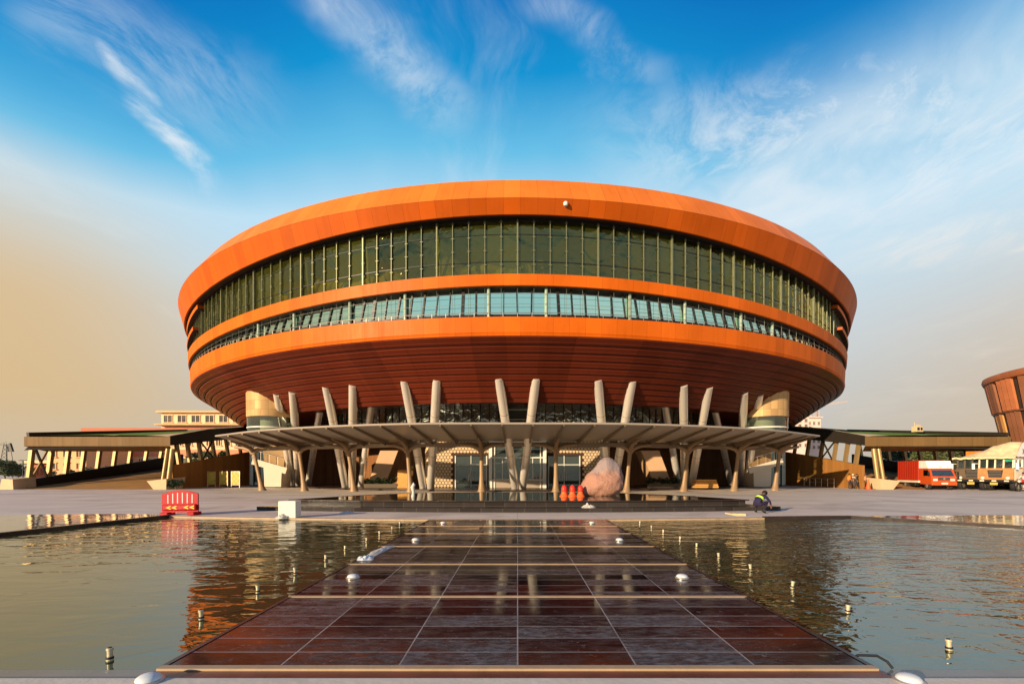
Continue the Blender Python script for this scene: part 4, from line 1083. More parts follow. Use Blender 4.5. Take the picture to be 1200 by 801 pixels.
# ================================================================== PEOPLE
M['skin'] = mat('skin', (.24, .11, .06), .55)
M['hair'] = mat('black_hair', (.012, .01, .009), .6)
PCOL = {}
def cloth(c):
    if c not in PCOL: PCOL[c] = mat('cloth_%d' % len(PCOL), c, .85, 0, .15, 8)
    return PCOL[c]
def person(label, loc, rz, shirt, trousers, joints=None, scale=1.0, group=None, helmet=None, vest=None):
    J = dict(pel=(0, 0, .95), sp=(0, .01, 1.15), ch=(0, 0, 1.36), nk=(0, -.01, 1.50), hd=(0, -.03, 1.60), tp=(0, -.02, 1.70))
    for s, n in ((-1, 'l'), (1, 'r')):
        J.update({n+'sh': (s*.18, 0, 1.43), n+'el': (s*.25, .03, 1.16), n+'wr': (s*.24, -.08, .93), n+'ha': (s*.235, -.11, .86),
                  n+'hp': (s*.095, 0, .90), n+'kn': (s*.11, -.03, .50), n+'an': (s*.115, .02, .09), n+'to': (s*.14, -.15, .035)})
    if joints: J.update(joints)
    R = dict(pel=.13, sp=.125, ch=.15, nk=.055, hd=.088, tp=.075, sh=.065, el=.045, wr=.032, ha=.034, hp=.095, kn=.062, an=.042, to=.038)
    keys = list(J); idx = {k: i for i, k in enumerate(keys)}
    E = [('pel', 'sp'), ('sp', 'ch'), ('ch', 'nk'), ('nk', 'hd'), ('hd', 'tp')]
    for n in 'lr': E += [('ch', n+'sh'), (n+'sh', n+'el'), (n+'el', n+'wr'), (n+'wr', n+'ha'), ('pel', n+'hp'), (n+'hp', n+'kn'), (n+'kn', n+'an'), (n+'an', n+'to')]
    vs = [Vector(J[k]) for k in keys]; rr = [R.get(k, R.get(k[1:], .05)) for k in keys]; es = [(idx[a], idx[b]) for a, b in E]
    region = {k: ('leg' if k[1:] in ('hp', 'kn') or k == 'pel' else 'shoe' if k[1:] in ('an', 'to') else 'skin' if k[1:] in ('ha', 'wr') or k in ('hd', 'tp', 'nk') else 'top') for k in keys}
    reg = [region[k] for k in keys]
    # nose, five fingers per hand
    i = len(vs); f = (Vector(J['hd']) - Vector(J['nk'])).normalized()
    fw = Vector((0, -1, 0)); fw = (fw - f * fw.dot(f)).normalized()
    vs.append(Vector(J['hd']) + fw * .105); rr.append(.016); es.append((idx['hd'], i)); reg.append('skin')
    for n, s in (('l', -1), ('r', 1)):
        h, w = Vector(J[n+'ha']), Vector(J[n+'wr']); d = (h - w).normalized(); sd = Vector((0, -1, 0)); sd = (sd - d * sd.dot(d)).normalized()
        for q, (o_, L) in enumerate(((-.028, .065), (-.010, .078), (.010, .072), (.027, .055))):
            i = len(vs); vs += [h + sd * o_ + d * L * .6, h + sd * o_ * 1.1 + d * L + Vector((-s * .015, 0, 0))]; rr += [.011, .009]; es += [(idx[n+'ha'], i), (i, i + 1)]; reg += ['skin'] * 2
        i = len(vs); vs += [w + d * .02 + sd * .035, w + d * .055 + sd * .06]; rr += [.012, .010]; es += [(idx[n+'wr'], i), (i, i + 1)]; reg += ['skin'] * 2
    me = bpy.data.meshes.new('person'); me.from_pydata([tuple(v * scale) for v in vs], es, [])
    ob = bpy.data.objects.new('person', me); COL.objects.link(ob)
    md = ob.modifiers.new('skin', 'SKIN'); md.use_smooth_shade = True; ob.modifiers.new('sub', 'SUBSURF').levels = 1
    for k, sv in enumerate(me.skin_vertices[0].data):
        sv.radius = (rr[k] * scale, rr[k] * scale); sv.use_root = (k == 0)
    dg = bpy.context.evaluated_depsgraph_get(); m2 = bpy.data.meshes.new_from_object(ob.evaluated_get(dg)); ob.modifiers.clear(); ob.data = m2
    order = ['top', 'leg', 'skin', 'shoe']; m2.materials.clear()
    for mm in (cloth(shirt), cloth(trousers), M['skin'], M['black_rubber']): m2.materials.append(mm)
    segs = [(vs[a] * scale, vs[b] * scale, reg[a], reg[b]) for a, b in es]
    for p in m2.polygons:
        c = p.center; best = (1e9, 'top')
        for a, b, ra, rb in segs:
            ab = b - a; t = max(0, min(1, (c - a).dot(ab) / max(1e-9, ab.length_squared))); d = (c - a - ab * t).length
            if d < best[0]: best = (d, rb if t > .55 or ra == rb else ra)
        p.material_index = order.index(best[1]); p.use_smooth = True
    ob.location = loc; ob.rotation_euler = (0, 0, rz); ROOT[ob.name] = (0, 0, 0)
    tag(ob, label, 'person', group)
    hd, tp = Vector(J['hd']), Vector(J['tp']); up = (tp - Vector(J['nk'])).normalized()
    hm = MB(); bm = bmesh.new(); bmesh.ops.create_icosphere(bm, subdivisions=2, radius=1); base = (hd + tp) / 2 + up * .02 - fw * .018
    q = up.to_track_quat('Z', 'Y').to_matrix()
    keep = [f_ for f_ in bm.faces if f_.calc_center_median().z > -.25 or f_.calc_center_median().dot(q.transposed() @ fw) < -.35]
    ids = {}
    for f_ in keep:
        loop = []
        for v in f_.verts:
            if v.index not in ids:
                ids[v.index] = len(hm.v); hm.v.append(tuple((base + q @ Vector((v.co.x * .102, v.co.y * .108, v.co.z * .108))) * scale))
            loop.append(ids[v.index])
        hm.f.append(tuple(loop)); hm.m.append(0)
    bm.free()
    hm.build('helmet' if helmet else 'hair', cloth(helmet) if helmet else M['hair'], ob, True)
    if vest:
        c = Vector(J['sp']).lerp(Vector(J['ch']), .5); vm = MB(); ax = (Vector(J['ch']) - Vector(J['sp'])).normalized(); rot = ax.to_track_quat('Z', 'Y').to_matrix()
        rows = [[tuple((c + rot @ Vector((.175 * math.cos(k * PI / 8), .15 * math.sin(k * PI / 8), z))) * scale) for k in range(17)] for z in (-.05, .05)]
        vm.grid(rows); vm.build('vest_stripe', cloth(vest), ob, True)
    return ob
crouch = dict(pel=(0, .12, .36), sp=(0, .05, .52), ch=(0, -.14, .66), nk=(0, -.27, .73), hd=(0, -.35, .77), tp=(0, -.43, .82))
for s, n in ((-1, 'l'), (1, 'r')):
    crouch.update({n+'sh': (s*.19, -.18, .69), n+'el': (s*.27, -.34, .46), n+'wr': (s*.2, -.5, .30), n+'ha': (s*.18, -.55, .24), n+'hp': (s*.11, .06, .36),
                   n+'kn': (s*.2, -.30, .48), n+'an': (s*.16, .0, .09), n+'to': (s*.2, -.18, .035)})
person('man in dark navy clothes with a lime stripe crouching at the pool step', (px(880.5, 19.3), 18.72, 0), math.radians(118), (.018, .014, .05), (.018, .012, .035), crouch, 1.0, None, None, (.45, .75, .06))
WL = 'workers standing by the right ramp wall'
walk = dict(lkn=(-.11, -.14, .52), lan=(-.115, -.16, .1), lto=(-.14, -.33, .05), rkn=(.11, .02, .49), ran=(.115, .2, .12), rto=(.14, .08, .04))
fold = dict(lel=(-.24, -.02, 1.17), lwr=(-.08, -.2, 1.2), lha=(0, -.21, 1.22), rel=(.24, -.02, 1.17), rwr=(.08, -.2, 1.16), rha=(0, -.22, 1.14))
for x, Y, rz, sh, tr, jn, sc, hel, ves, lab in (
    (995.5, 45.2, .3, (.75, .22, .03), (.03, .025, .03), None, .84, None, None, 'worker in an orange vest standing leftmost of the group by the wall'),
    (999.5, 45.6, -.5, (.45, .36, .25), (.10, .08, .06), fold, .82, (.75, .65, .4), None, 'worker in tan shirt and pale helmet, second from left by the wall'),
    (1003.8, 45.1, .9, (.05, .04, .04), (.02, .02, .025), walk, .83, None, None, 'worker in dark brown shirt stepping between others by the wall'),
    (1007.0, 45.8, 2.9, (.03, .035, .05), (.02, .02, .02), None, .92, None, None, 'tallest worker in black seen from behind by the wall'),
    (1010.6, 45.2, -.3, (.55, .48, .42), (.03, .03, .05), fold, .84, (.7, .6, .5), None, 'worker in pale shirt with folded arms right of the tall one'),
    (1014.2, 44.9, .5, (.50, .22, .12), (.025, .02, .02), walk, .82, None, None, 'worker in rust shirt standing beside the orange cone')):
    person(lab, (px(x, Y), Y, 0.002), rz, sh, tr, jn, sc, WL, hel, ves)

# ================================================================== TRUCKS
M['truck_red'] = mat('red_truck_box', (.34, .022, .006), .5, 0, .1, 1, dirt=.2, streak=.2)
M['truck_orange'] = mat('orange_cab_paint', (.50, .07, .012), .35, 0, .06, 1, dirt=.15)
M['truck_cream'] = mat('cream_panel', (.70, .60, .42), .5, 0, .08, 2, dirt=.25)
M['truck_white'] = mat('white_panel', (.78, .74, .66), .45, 0, .05, 2, dirt=.1)
M['truck_brown'] = mat('orange_brown_cab', (.40, .185, .065), .5, 0, .25, 3, dirt=.6)
M['truck_side'] = panel_mat('orange_cargo_boards', (.55, .17, .02), .3, .55, .45, .15)
M['canvas'] = mat('cream_canvas', (.58, .45, .26), .85, 0, .3, 2.2, .5, 4, dirt=.6)
M['glass_car'] = glass_mat('windscreen_glass', (.10, .14, .13), (1, 1, 1), .5, 1.5, .01, .10)
M['lamp'] = mat('headlamp_lens', (.75, .72, .65), .15, .3)
M['tyre'] = mat('tyre_rubber', (.018, .017, .016), .8, 0, .2, 6)
M['rim'] = mat('wheel_rim', (.30, .26, .22), .5, .5)
M['green_strip'] = mat('green_sun_strip', (.02, .28, .16), .5)
def wheel(par, x, y, r=.42, w=.26):
    m = MB(); prof = [(r * .62, -w / 2), (r * .93, -w / 2), (r, -w / 2 + .05), (r, w / 2 - .05), (r * .93, w / 2), (r * .62, w / 2)]
    n = 22; vs = [(x + h, y + q * math.cos(2 * PI * k / n), r + q * math.sin(2 * PI * k / n)) for q, h in prof for k in range(n)]
    fs = [(i * n + k, i * n + (k + 1) % n, ((i + 1) % 6) * n + (k + 1) % n, ((i + 1) % 6) * n + k) for i in range(6) for k in range(n)]
    m.add(vs, fs); wh = m.build('wheel', M['tyre'], par, True)
    m = MB(); sgn = 1 if x > 0 else -1
    m.path([(x - sgn * w * .4, y, r), (x + sgn * w * .32, y, r)], r * .63, 18); m.path([(x + sgn * w * .32, y, r), (x + sgn * w * .5, y, r)], r * .22, 12)
    m.build('rim', M['rim'], wh, True); return wh
# small red box truck; local front is -y
t = thing('box_truck', 'small orange cab truck with red cargo box and white wind deflector', 'truck', (px(1099, 43), 43.0, .002), math.radians(-13.5))
bx = MB(); bx.box((0, 2.75, 1.77), (2.05, 3.5, 1.95), bev=.03); bx.build('cargo_box', M['truck_red'], t)
m = MB()
for k in range(9):
    for sx in (-1, 1): m.box((sx * 1.035, 1.2 + k * .39, 1.8), (.03, .05, 1.8))
m.build('box_rib', M['truck_red'], t)
m = MB(); m.box((0, 2.75, .72), (2.1, 3.55, .2), bev=.02); m.build('side_board', M['truck_cream'], t)
m = MB(); m.box((0, 2.6, .52), (.8, 4.6, .16)); m.box((-.8, 2.0, .48), (.4, .8, .35), bev=.04); m.build('chassis', M['black_metal'], t)
def prof_solid(m, pr, w0, w1=None):       # side profile (y,z) swept across x
    n = len(pr); w1 = w1 or w0
    vs = [(-w0 / 2, y, z) for y, z in pr] + [(w0 / 2, y, z) for y, z in pr]
    m.add(vs, [tuple(range(n)), tuple(range(2 * n - 1, n - 1, -1))] + [(i, n + i, n + (i + 1) % n, (i + 1) % n) for i in range(n)])
m = MB(); prof_solid(m, [(-.82, .50), (-.86, .95), (-.80, 1.22), (-.42, 1.86), (-.25, 1.96), (.85, 1.98), (.85, .50)], 1.92)
cab = m.build('cab', M['truck_orange'], t)
m = MB(); m.add([(-.84, -.80, 1.26), (.84, -.80, 1.26), (.78, -.455, 1.83), (-.78, -.455, 1.83)], [(0, 1, 2, 3)]); ws = m.build('windscreen', M['glass_car'], t, fixn=False)
m = MB(); m.beam((-.4, -.82, 1.28), (.1, -.66, 1.52), .02, .02); m.beam((.3, -.82, 1.28), (.7, -.70, 1.45), .02, .02); m.build('wiper', M['black_metal'], ws)
for sx in (-1, 1):
    m = MB(); m.add([(sx * .964, -.62, 1.28), (sx * .964, .35, 1.28), (sx * .964, .35, 1.82), (sx * .964, -.32, 1.82)], [(0, 1, 2, 3)]); m.build('side_window', M['glass_car'], t, fixn=False)
    m = MB(); m.box((sx * .66, -.865, .92), (.34, .05, .2), bev=.02); m.build('headlight', M['lamp'], t)
    m = MB(); m.beam((sx * .96, -.55, 1.75), (sx * 1.12, -.75, 1.6), .03, .03); m.box((sx * 1.13, -.76, 1.5), (.14, .05, .32), bev=.015); m.build('mirror', M['black_metal'], t)
m = MB(); m.box((0, -.875, 1.02), (.9, .05, .26), bev=.02)
m.build('grille', M['black_metal'], t)
m = MB()
for k in range(3): m.box((0, -.905, .94 + k * .08), (.86, .02, .02))
m.box((0, -.91, 1.03), (.14, .02, .16)); m.build('grille_bar', M['rim'], t)
m = MB(); m.box((0, -.86, .56), (1.96, .22, .28), bev=.05); m.build('bumper', M['truck_orange'], t)
m = MB(); m.box((0, -.975, .6), (.5, .01, .12)); m.build('number_plate', M['white_paint'], t)
m = MB(); prof_solid(m, [(-.35, 1.99), (.0, 2.68), (1.0, 2.70), (1.0, 1.99)], 1.95); m.build('wind_deflector', M['truck_white'], t)
m = MB()
for x_, z_, a, l in ((-.6, 2.12, .6, .18), (-.1, 2.2, -.6, .2), (.1, 2.2, .6, .2), (.0, 2.12, 1.5, .14), (.62, 2.12, 1.2, .16), (.35, 2.5, -.4, .3)):
    y_ = -.35 + (z_ - 1.99) / .69 * .35 - .012; m.beam((x_ - l / 2 * math.cos(a), y_ - l / 2 * math.sin(a) * .45, z_ - l / 2 * math.sin(a)), (x_ + l / 2 * math.cos(a), y_ + l / 2 * math.sin(a) * .45, z_ + l / 2 * math.sin(a)), .035, .012)
m.build('deflector_marking', M['black_metal'], t)
for sx in (-1, 1): wheel(t, sx * .82, -.1, .38, .24); wheel(t, sx * .80, 3.3, .40, .34)

M['plate'] = mat('dusty_yellow_plate', (.42, .30, .06), .6, 0, .2, 6)
def lorry(label, loc, rz, front_m, canvas_h, strip, extra):
    t = thing('lorry', label, 'truck', loc, rz, 'canvas covered lorries at right edge')
    W = 2.35
    m = MB(); m.box((0, 4.7, 1.2), (2.4, 6.4, .28)); m.box((0, 4.2, .75), (.9, 8.2, .25)); m.build('chassis', M['black_metal'], t)
    m = MB()                                         # cargo body: boarded sides
    for sx in (-1, 1): m.add([(sx * 1.2, 1.75, 1.3), (sx * 1.2, 7.9, 1.3), (sx * 1.2, 7.9, 3.6), (sx * 1.2, 1.75, 3.6)], [(0, 1, 2, 3)], 0, [(0, 0), (6.1, 0), (6.1, 2.6), (0, 2.6)])
    m.add([(-1.2, 1.75, 1.3), (1.2, 1.75, 1.3), (1.2, 1.75, 3.6), (-1.2, 1.75, 3.6)], [(0, 1, 2, 3)], 0, [(0, 0), (2.4, 0), (2.4, 2.6), (0, 2.6)])
    m.add([(-1.2, 7.9, 1.3), (1.2, 7.9, 1.3), (1.2, 7.9, 3.6), (-1.2, 7.9, 3.6)], [(0, 1, 2, 3)], 0, [(0, 0), (2.4, 0), (2.4, 2.6), (0, 2.6)])
    m.build('cargo_body', M['truck_side'], t)
    # cab: lower shell, window posts, roof
    m = MB(); prof_solid(m, [(-.06, .85), (-.14, 1.15), (-.08, 1.95), (.0, 2.0), (1.6, 2.0), (1.6, .85)], W); m.build('cab', front_m, t)
    m = MB(); m.box((0, .75, 2.86), (W + .06, 1.75, .16), bev=.03)
    for xx in (-1.1, -.58, -.05, .5, 1.1): m.beam((xx, -.02, 1.98), (xx, .06, 2.8), .09, .09, (0, 1, 0))
    for sx in (-1, 1):
        for yy in (.78, 1.55): m.beam((sx * 1.12, yy, 1.98), (sx * 1.1, yy, 2.8), .10, .10, (0, 1, 0))
    m.build('cab_frame', M['truck_cream'] if strip else front_m, t)
    for a, b in ((-1.05, -.63), (-.53, -.1), (0, .45), (.55, 1.05)):
        g = MB(); g.add([(a, .0, 2.02), (b, .0, 2.02), (b, .06, 2.76), (a, .06, 2.76)], [(0, 1, 2, 3)]); g.build('windscreen', M['glass_car'], t, fixn=False)
    if strip:
        m = MB(); m.box((.8, .035, 2.66), (.5, .02, .2)); m.build('sun_strip', M['green_strip'], t)
    m = MB(); m.box((0, .9, 2.3), (2.0, 1.0, .5)); m.build('seat_bench', M['black_metal'], t)
    m = MB(); m.hexa([(-.42, -.16, 1.15), (.42, -.16, 1.15), (.42, -.02, 1.15), (-.42, -.02, 1.15), (-.5, -.15, 1.82), (.5, -.15, 1.82), (.5, -.02, 1.82), (-.5, -.02, 1.82)]); gr = m.build('grille', M['black_metal'], t)
    m = MB()
    for k in range(5): m.box((0, -.165, 1.22 + k * .13), (.86, .02, .025))
    m.build('grille_bar', M['rim'], gr)
    for sx in (-1, 1):
        m = MB(); m.path([(sx * .82, -.18, 1.12), (sx * .82, -.08, 1.12)], .13, 16); m.build('headlight', M['lamp'], t, True)
        m = MB(); m.beam((sx * 1.15, -.05, 2.4), (sx * 1.42, -.2, 2.4), .03, .03); m.box((sx * 1.43, -.2, 2.15), (.2, .06, .55), bev=.02); m.build('mirror', M['truck_white'], t)
        m = MB(); m.box((sx * 1.19, .75, 1.42), (.03, 1.45, 1.0), bev=.01); d = m.build('door', M['truck_cream'], t)
        m = MB(); m.box((sx * 1.215, 1.3, 1.55), (.03, .16, .04)); m.build('handle', M['rim'], d)
        m = MB()
        for y0, y1 in ((.15, .7), (.88, 1.45)): m.add([(sx * 1.135, y0, 2.05), (sx * 1.135, y1, 2.05), (sx * 1.12, y1, 2.72), (sx * 1.12, y0, 2.72)], [(0, 1, 2, 3)])
        m.build('side_window', M['glass_car'], t, fixn=False)
        m = MB(); m.box((sx * 1.155, .44, 2.06), (.05, .62, .06)); m.box((sx * 1.155, .44, 2.74), (.05, .62, .06)); m.box((sx * 1.155, 1.16, 2.06), (.05, .66, .06)); m.box((sx * 1.155, 1.16, 2.74), (.05, .66, .06)); m.box((sx * 1.155, .79, 2.4), (.06, .10, .74)); m.box((sx * 1.155, .12, 2.4), (.05, .06, .74)); m.box((sx * 1.155, 1.5, 2.4), (.05, .08, .74)); m.build('window_frame', M['truck_white'], t)
    m = MB(); m.box((0, -.22, .86), (W + .1, .24, .22), bev=.03); m.build('bumper', M['black_metal'], t)
    for k in range(3): MB().box((-.8 + k * .8, -.345, .87), (.3, .01, .1)).build('bumper_marking', M['truck_cream'], t)
    m = MB(); m.box((0, -.36, .62), (.5, .02, .22)); m.build('number_plate', M['plate'], t)
    # canvas over cab roof and load, sagging to the front
    rows = []
    for j in range(19):
        v = j / 18; row = []; yy = -.34 + v * 2.5
        for i in range(17):
            u = i / 16 * 2 - 1; top = canvas_h if strip else 3.0 + (canvas_h - 3.0) * (u * .5 + .5)
            z = 2.97 + (top - 2.97) * sm(v * 1.9) ** .8 - .22 * abs(u) ** 3 * v - (.75 * (.5 - u * .5) ** 2 * sm(v * 2) if strip else 0)
            z += .07 * noise.noise((u * 3, v * 3, extra)) + .03 * math.sin(u * 14 + v * 3) * (1 - v)
            row.append((u * (1.36 - .06 * v), yy, z))
        rows.append(row)
    m = MB(); m.grid(rows)
    for side in (0, -1):                              # hanging flaps
        m.grid([[r[side] for r in rows], [(r[side][0] * 1.01, r[side][1], 2.93 - .05 * math.sin(r[side][1] * 9)) for r in rows]])
    m.grid([rows[0], [(x, y - .01, z - .16) for x, y, z in rows[0]]])
    m.build('canvas_cover', M['canvas'], t, True, angle=50)
    for sx in (-1, 1): wheel(t, sx * 1.0, .55, .5, .3); wheel(t, sx * .98, 5.6, .5, .5); wheel(t, sx * .98, 6.8, .5, .5)
    return t
LR = math.radians(-66)
l1 = lorry('canvas covered orange lorry with cream door at the right edge', (px(1167, 40.6), 40.6, .002), LR, M['truck_brown'], 4.3, True, 1.0)
lorry('older lorry half hidden behind the orange one, cream canvas above its dark cab', (px(1140, 42.3), 42.3, .002), LR, mat('dark_olive_cab', (.10, .07, .04), .55, 0, .2, 2, dirt=.4), 3.9, False, 5.0)
tx = bpy.data.curves.new('cargo_number', 'FONT'); tx.body = '30'; tx.size = .62; tx.extrude = .006; tx.align_x = 'CENTER'
to = bpy.data.objects.new('cargo_number', tx); COL.objects.link(to)
mm = bpy.data.meshes.new_from_object(to.evaluated_get(bpy.context.evaluated_depsgraph_get())); bpy.data.objects.remove(to)
R_ = Matrix.Rotation(PI / 2, 4, 'Z') @ Matrix.Rotation(PI / 2, 4, 'X')
mm.transform(R_); mm.materials.append(M['black_metal'])
pn = MB(); rows = [[(1.40, y_, z0 + (z1 - z0) * k / 4) for y_, z0, z1 in ((-.25, 2.98, 3.05), (.2, 2.96, 3.55), (.6, 2.96, 4.0), (1.0, 2.95, 4.2), (1.7, 2.95, 4.26))] for k in range(5)]
pn.grid(rows); pn.grid([[(x_ - .02, y_, z_) for x_, y_, z_ in r_] for r_ in rows]); pnl = pn.build('canvas_end_flap', M['truck_white'], l1)
to = bpy.data.objects.new('cargo_number', mm); COL.objects.link(to); to.parent = pnl; to.location = (1.412, 1.05, 3.2)
# motorbike and rider just inside the right edge
b = thing('motorbike', 'motorbike parked in front of the lorry at the right edge', 'motorbike', (px(1199.5, 39.4), 39.4, .002), math.radians(-75))
def bike_wheel(y):
    m = MB(); n = 20
    m.path([(0, y + .3 * math.cos(2 * PI * k / n), .31 + .3 * math.sin(2 * PI * k / n)) for k in range(n + 1)], .05, 8, cap=False); w = m.build('wheel', M['tyre'], b, True)
    m = MB(); m.path([(-.05, y, .31), (.05, y, .31)], .06, 10)
    for k in range(8): m.tube((0, y, .31), (0, y + .27 * math.cos(k * PI / 4), .31 + .27 * math.sin(k * PI / 4)), .01, n=5)
    m.build('rim', M['rim'], w)
bike_wheel(-.62); bike_wheel(.62)
m = MB(); m.path([(0, -.62, .31), (0, -.45, .75), (0, -.4, .98)], [.035, .04, .03], 8); m.path([(0, -.42, .8), (0, .0, .5), (0, .62, .31)], .035, 8); m.path([(0, -.3, .75), (0, .7, .72)], .03, 8); m.build('frame', M['black_metal'], b, True)
m = MB(); m.path([(0, -.38, .84), (0, -.15, .9), (0, .08, .8)], [.08, .14, .1], 12); m.build('fuel_tank', M['cone_red'], b, True)
m = MB(); m.box((0, .38, .8), (.24, .75, .1), bev=.04); m.build('seat', M['black_rubber'], b)
m = MB(); m.box((0, -.02, .42), (.26, .34, .3), bev=.05); m.build('engine', M['rim'], b)
m = MB(); m.path([(-.36, -.3, 1.04), (-.15, -.4, 1.0), (.15, -.4, 1.0), (.36, -.3, 1.04)], .018, 8); m.build('handlebar', M['rim'], b, True)
m = MB(); m.path([(0, -.56, .86), (0, -.45, .86)], .1, 14); m.build('headlight', M['lamp'], b, True)
ride = dict(pel=(0, .15, .98), sp=(0, .12, 1.16), ch=(0, .05, 1.36), nk=(0, .0, 1.5), hd=(0, -.04, 1.6), tp=(0, -.03, 1.7))
for s, n in ((-1, 'l'), (1, 'r')):
    ride.update({n+'sh': (s*.18, .04, 1.43), n+'el': (s*.28, -.08, 1.2), n+'wr': (s*.34, -.26, 1.1), n+'ha': (s*.345, -.31, 1.07), n+'hp': (s*.11, .1, .93), n+'kn': (s*.2, -.22, .74), n+'an': (s*.2, .02, .38), n+'to': (s*.21, -.13, .33)})
person('rider in pale shirt sitting on the motorbike at the right edge', b.location.copy(), b.rotation_euler[2], (.6, .45, .4), (.05, .04, .04), ride, .92)

# ================================================================== FAR BUILDINGS
M['ochre'] = mat('ochre_render', (.62, .36, .17), .8, 0, .1, .3, streak=.2)
M['ochre2'] = mat('pale_ochre_render', (.70, .48, .28), .8, 0, .1, .3, streak=.2)
M['brick_red'] = mat('red_sandstone', (.42, .13, .07), .8, 0, .12, .4)
M['win_dark'] = mat('dark_window_glass', (.05, .05, .045), .15)
M['pink_far'] = mat('hazed_pink_render', (.62, .47, .40), .85, 0, .06, .1)  # distance haze mixed into the wall colour
def add_windows(par, cells, Y, m_frame, depth=.25):
    for x0, x1, z0, z1 in cells:
        f = MB(); X0, X1 = min(x0, x1), max(x0, x1); t = .12
        f.box(((X0 + X1) / 2, Y - .08, z0 - t), (X1 - X0 + .5, .4, .18)); f.box(((X0 + X1) / 2, Y - .05, z1 + t), (X1 - X0 + .4, .3, .18))
        for xx in (X0, X1, (X0 + X1) / 2): f.box((xx, Y - .05, (z0 + z1) / 2), (.14, .2, z1 - z0))
        w = f.build('window', m_frame, par)
        g = MB(); g.box(((X0 + X1) / 2, Y - .03, (z0 + z1) / 2), (X1 - X0, .04, z1 - z0)); g.build('pane', M['win_dark'], w)
def box_building(name, label, Y, x0, x1, ztop, depth, body, roofm, rows, n, cat='building', wf=None, z_roof=.6):
    X0, X1 = px(x0, Y), px(x1, Y); o = thing(name, label, cat, ((X0 + X1) / 2, Y + depth / 2, 0))
    m = MB(); m.box(((X0 + X1) / 2, Y + depth / 2, ztop / 2), (X1 - X0, depth, ztop)); m.build('wall', body, o)
    m = MB(); m.box(((X0 + X1) / 2, Y + depth / 2 - .3, ztop + z_roof / 2 - .002), (X1 - X0 + 1.4, depth + 1.4, z_roof)); m.build('roof', roofm, o)
    cells = []
    for z0, z1, fr in rows:
        st = (X1 - X0) / n
        for k in range(n): cells.append((X0 + st * (k + .5 - fr / 2), X0 + st * (k + .5 + fr / 2), z0, z1))
    add_windows(o, cells, Y, wf or body); return o
b1 = box_building('office_block', 'large ochre office block with two rows of windows behind the left ramp', 120, 189, 400, 16.9, 30, M['ochre2'], M['ochre'], [(14.5, 16.2, .62), (11.6, 12.9, .7), (8.2, 9.6, .6), (4.6, 6.0, .6)], 13, z_roof=.5)
m = MB(); m.box((px(294, 120), 119.0, 13.75), (px(400, 120) - px(189, 120) + .6, 1.9, .35)); m.build('ledge', M['ochre'], b1)
box_building('long_hall', 'long low hall with red sandstone parapet behind the left ramp', 105, 103, 330, 10.4, 12, M['ochre2'], M['brick_red'], [(7.6, 9.2, .5), (3.1, 4.5, .5)], 20, z_roof=1.1)
o = bpy.data.objects['long_hall']; m = MB(); m.box((px(216, 105), 104.9, 5.9), (px(330, 105) - px(103, 105), .3, 1.5)); m.build('sandstone_band', mat('salmon_band', (.60, .22, .11), .8), o)
box_building('ochre_house', 'ochre house with small square windows seen through the outer posts', 92, 55, 101, 7.2, 10, M['ochre'], M['brick_red'], [(4.6, 5.7, .45), (2.2, 3.3, .45)], 3)
box_building('red_house', 'low red sandstone house left of the ochre one', 97, 38, 62, 3.4, 9, M['brick_red'], M['ochre2'], [(1.0, 2.2, .5)], 3)
box_building('tower_block', 'hazy pale pink tower block far behind the right ramp', 270, 935, 962, 33, 14, M['pink_far'], M['pink_far'], [(z, z + 1.7, .5) for z in (15, 18.5, 22, 25.5, 29)], 5)
box_building('tower_block', 'lower hazy pink block between the hall and the right ramp roof', 250, 905, 948, 31.5, 14, M['pink_far'], M['pink_far'], [(z, z + 1.7, .5) for z in (15, 18.5, 22, 25.5, 28.4)], 6)
for k_, (tx_, ty_, th_, tw_) in enumerate(((150, 66, 52, 16), (178, 92, 46, 22), (196, 58, 40, 18))):
    o = thing('residential_tower', ('tall ochre tower right of the frame, mirrored in the upper windows', 'broad ochre tower right of the frame, mirrored beside the tallest', 'lowest ochre tower right of the frame, mirrored at the end of the windows')[k_], 'building', (tx_, ty_, 0))
    m = MB(); m.box((tx_, ty_, th_ / 2), (tw_, tw_, th_)); m.build('wall', M['ochre'], o)
    m = MB()
    for f in range(int(th_ / 3.2)): m.box((tx_, ty_, 2.4 + f * 3.2), (tw_ + .1, tw_ * .86, 1.3))
    m.build('window_bands', M['win_dark'], o); m = MB(); m.box((tx_, ty_, th_ + .6), (tw_ + 1.5, tw_ + 1.5, 1.2)); m.box((tx_ - 2, ty_, th_ + 2.6), (tw_ * .4, tw_ * .4, 3)); m.build('roof', M['brick_red'], o)
# crane
M['crane'] = mat('crane_steel', (.55, .36, .28), .6, .1)
X, Y = px(957, 300), 300
o = thing('tower_crane', 'distant tower crane above the right ramp roof', 'crane', (X, Y, 0))
m = MB()
for a in (-1, 1):
    for b_ in (-1, 1): m.beam((X + a, Y + b_, 0), (X + a, Y + b_, 44), .25, .25)
for k in range(16): m.beam((X - 1, Y - 1, k * 2.75), (X + 1, Y - 1, (k + 1) * 2.75), .16, .16); m.beam((X + 1, Y + 1, k * 2.75), (X - 1, Y + 1, (k + 1) * 2.75), .16, .16)
m.build('mast', M['crane'], o)
m = MB(); 
for dz in (0, 1.1): m.beam((X - 6, Y, 43 + dz), (X + 20, Y, 47 + dz * .4), .22, .22)
for k in range(12): m.beam((X - 4 + k * 2, Y, 43.4 + k * .3), (X - 3 + k * 2, Y, 44.4 + k * .28), .15, .15)
m.build('jib', M['crane'], o)
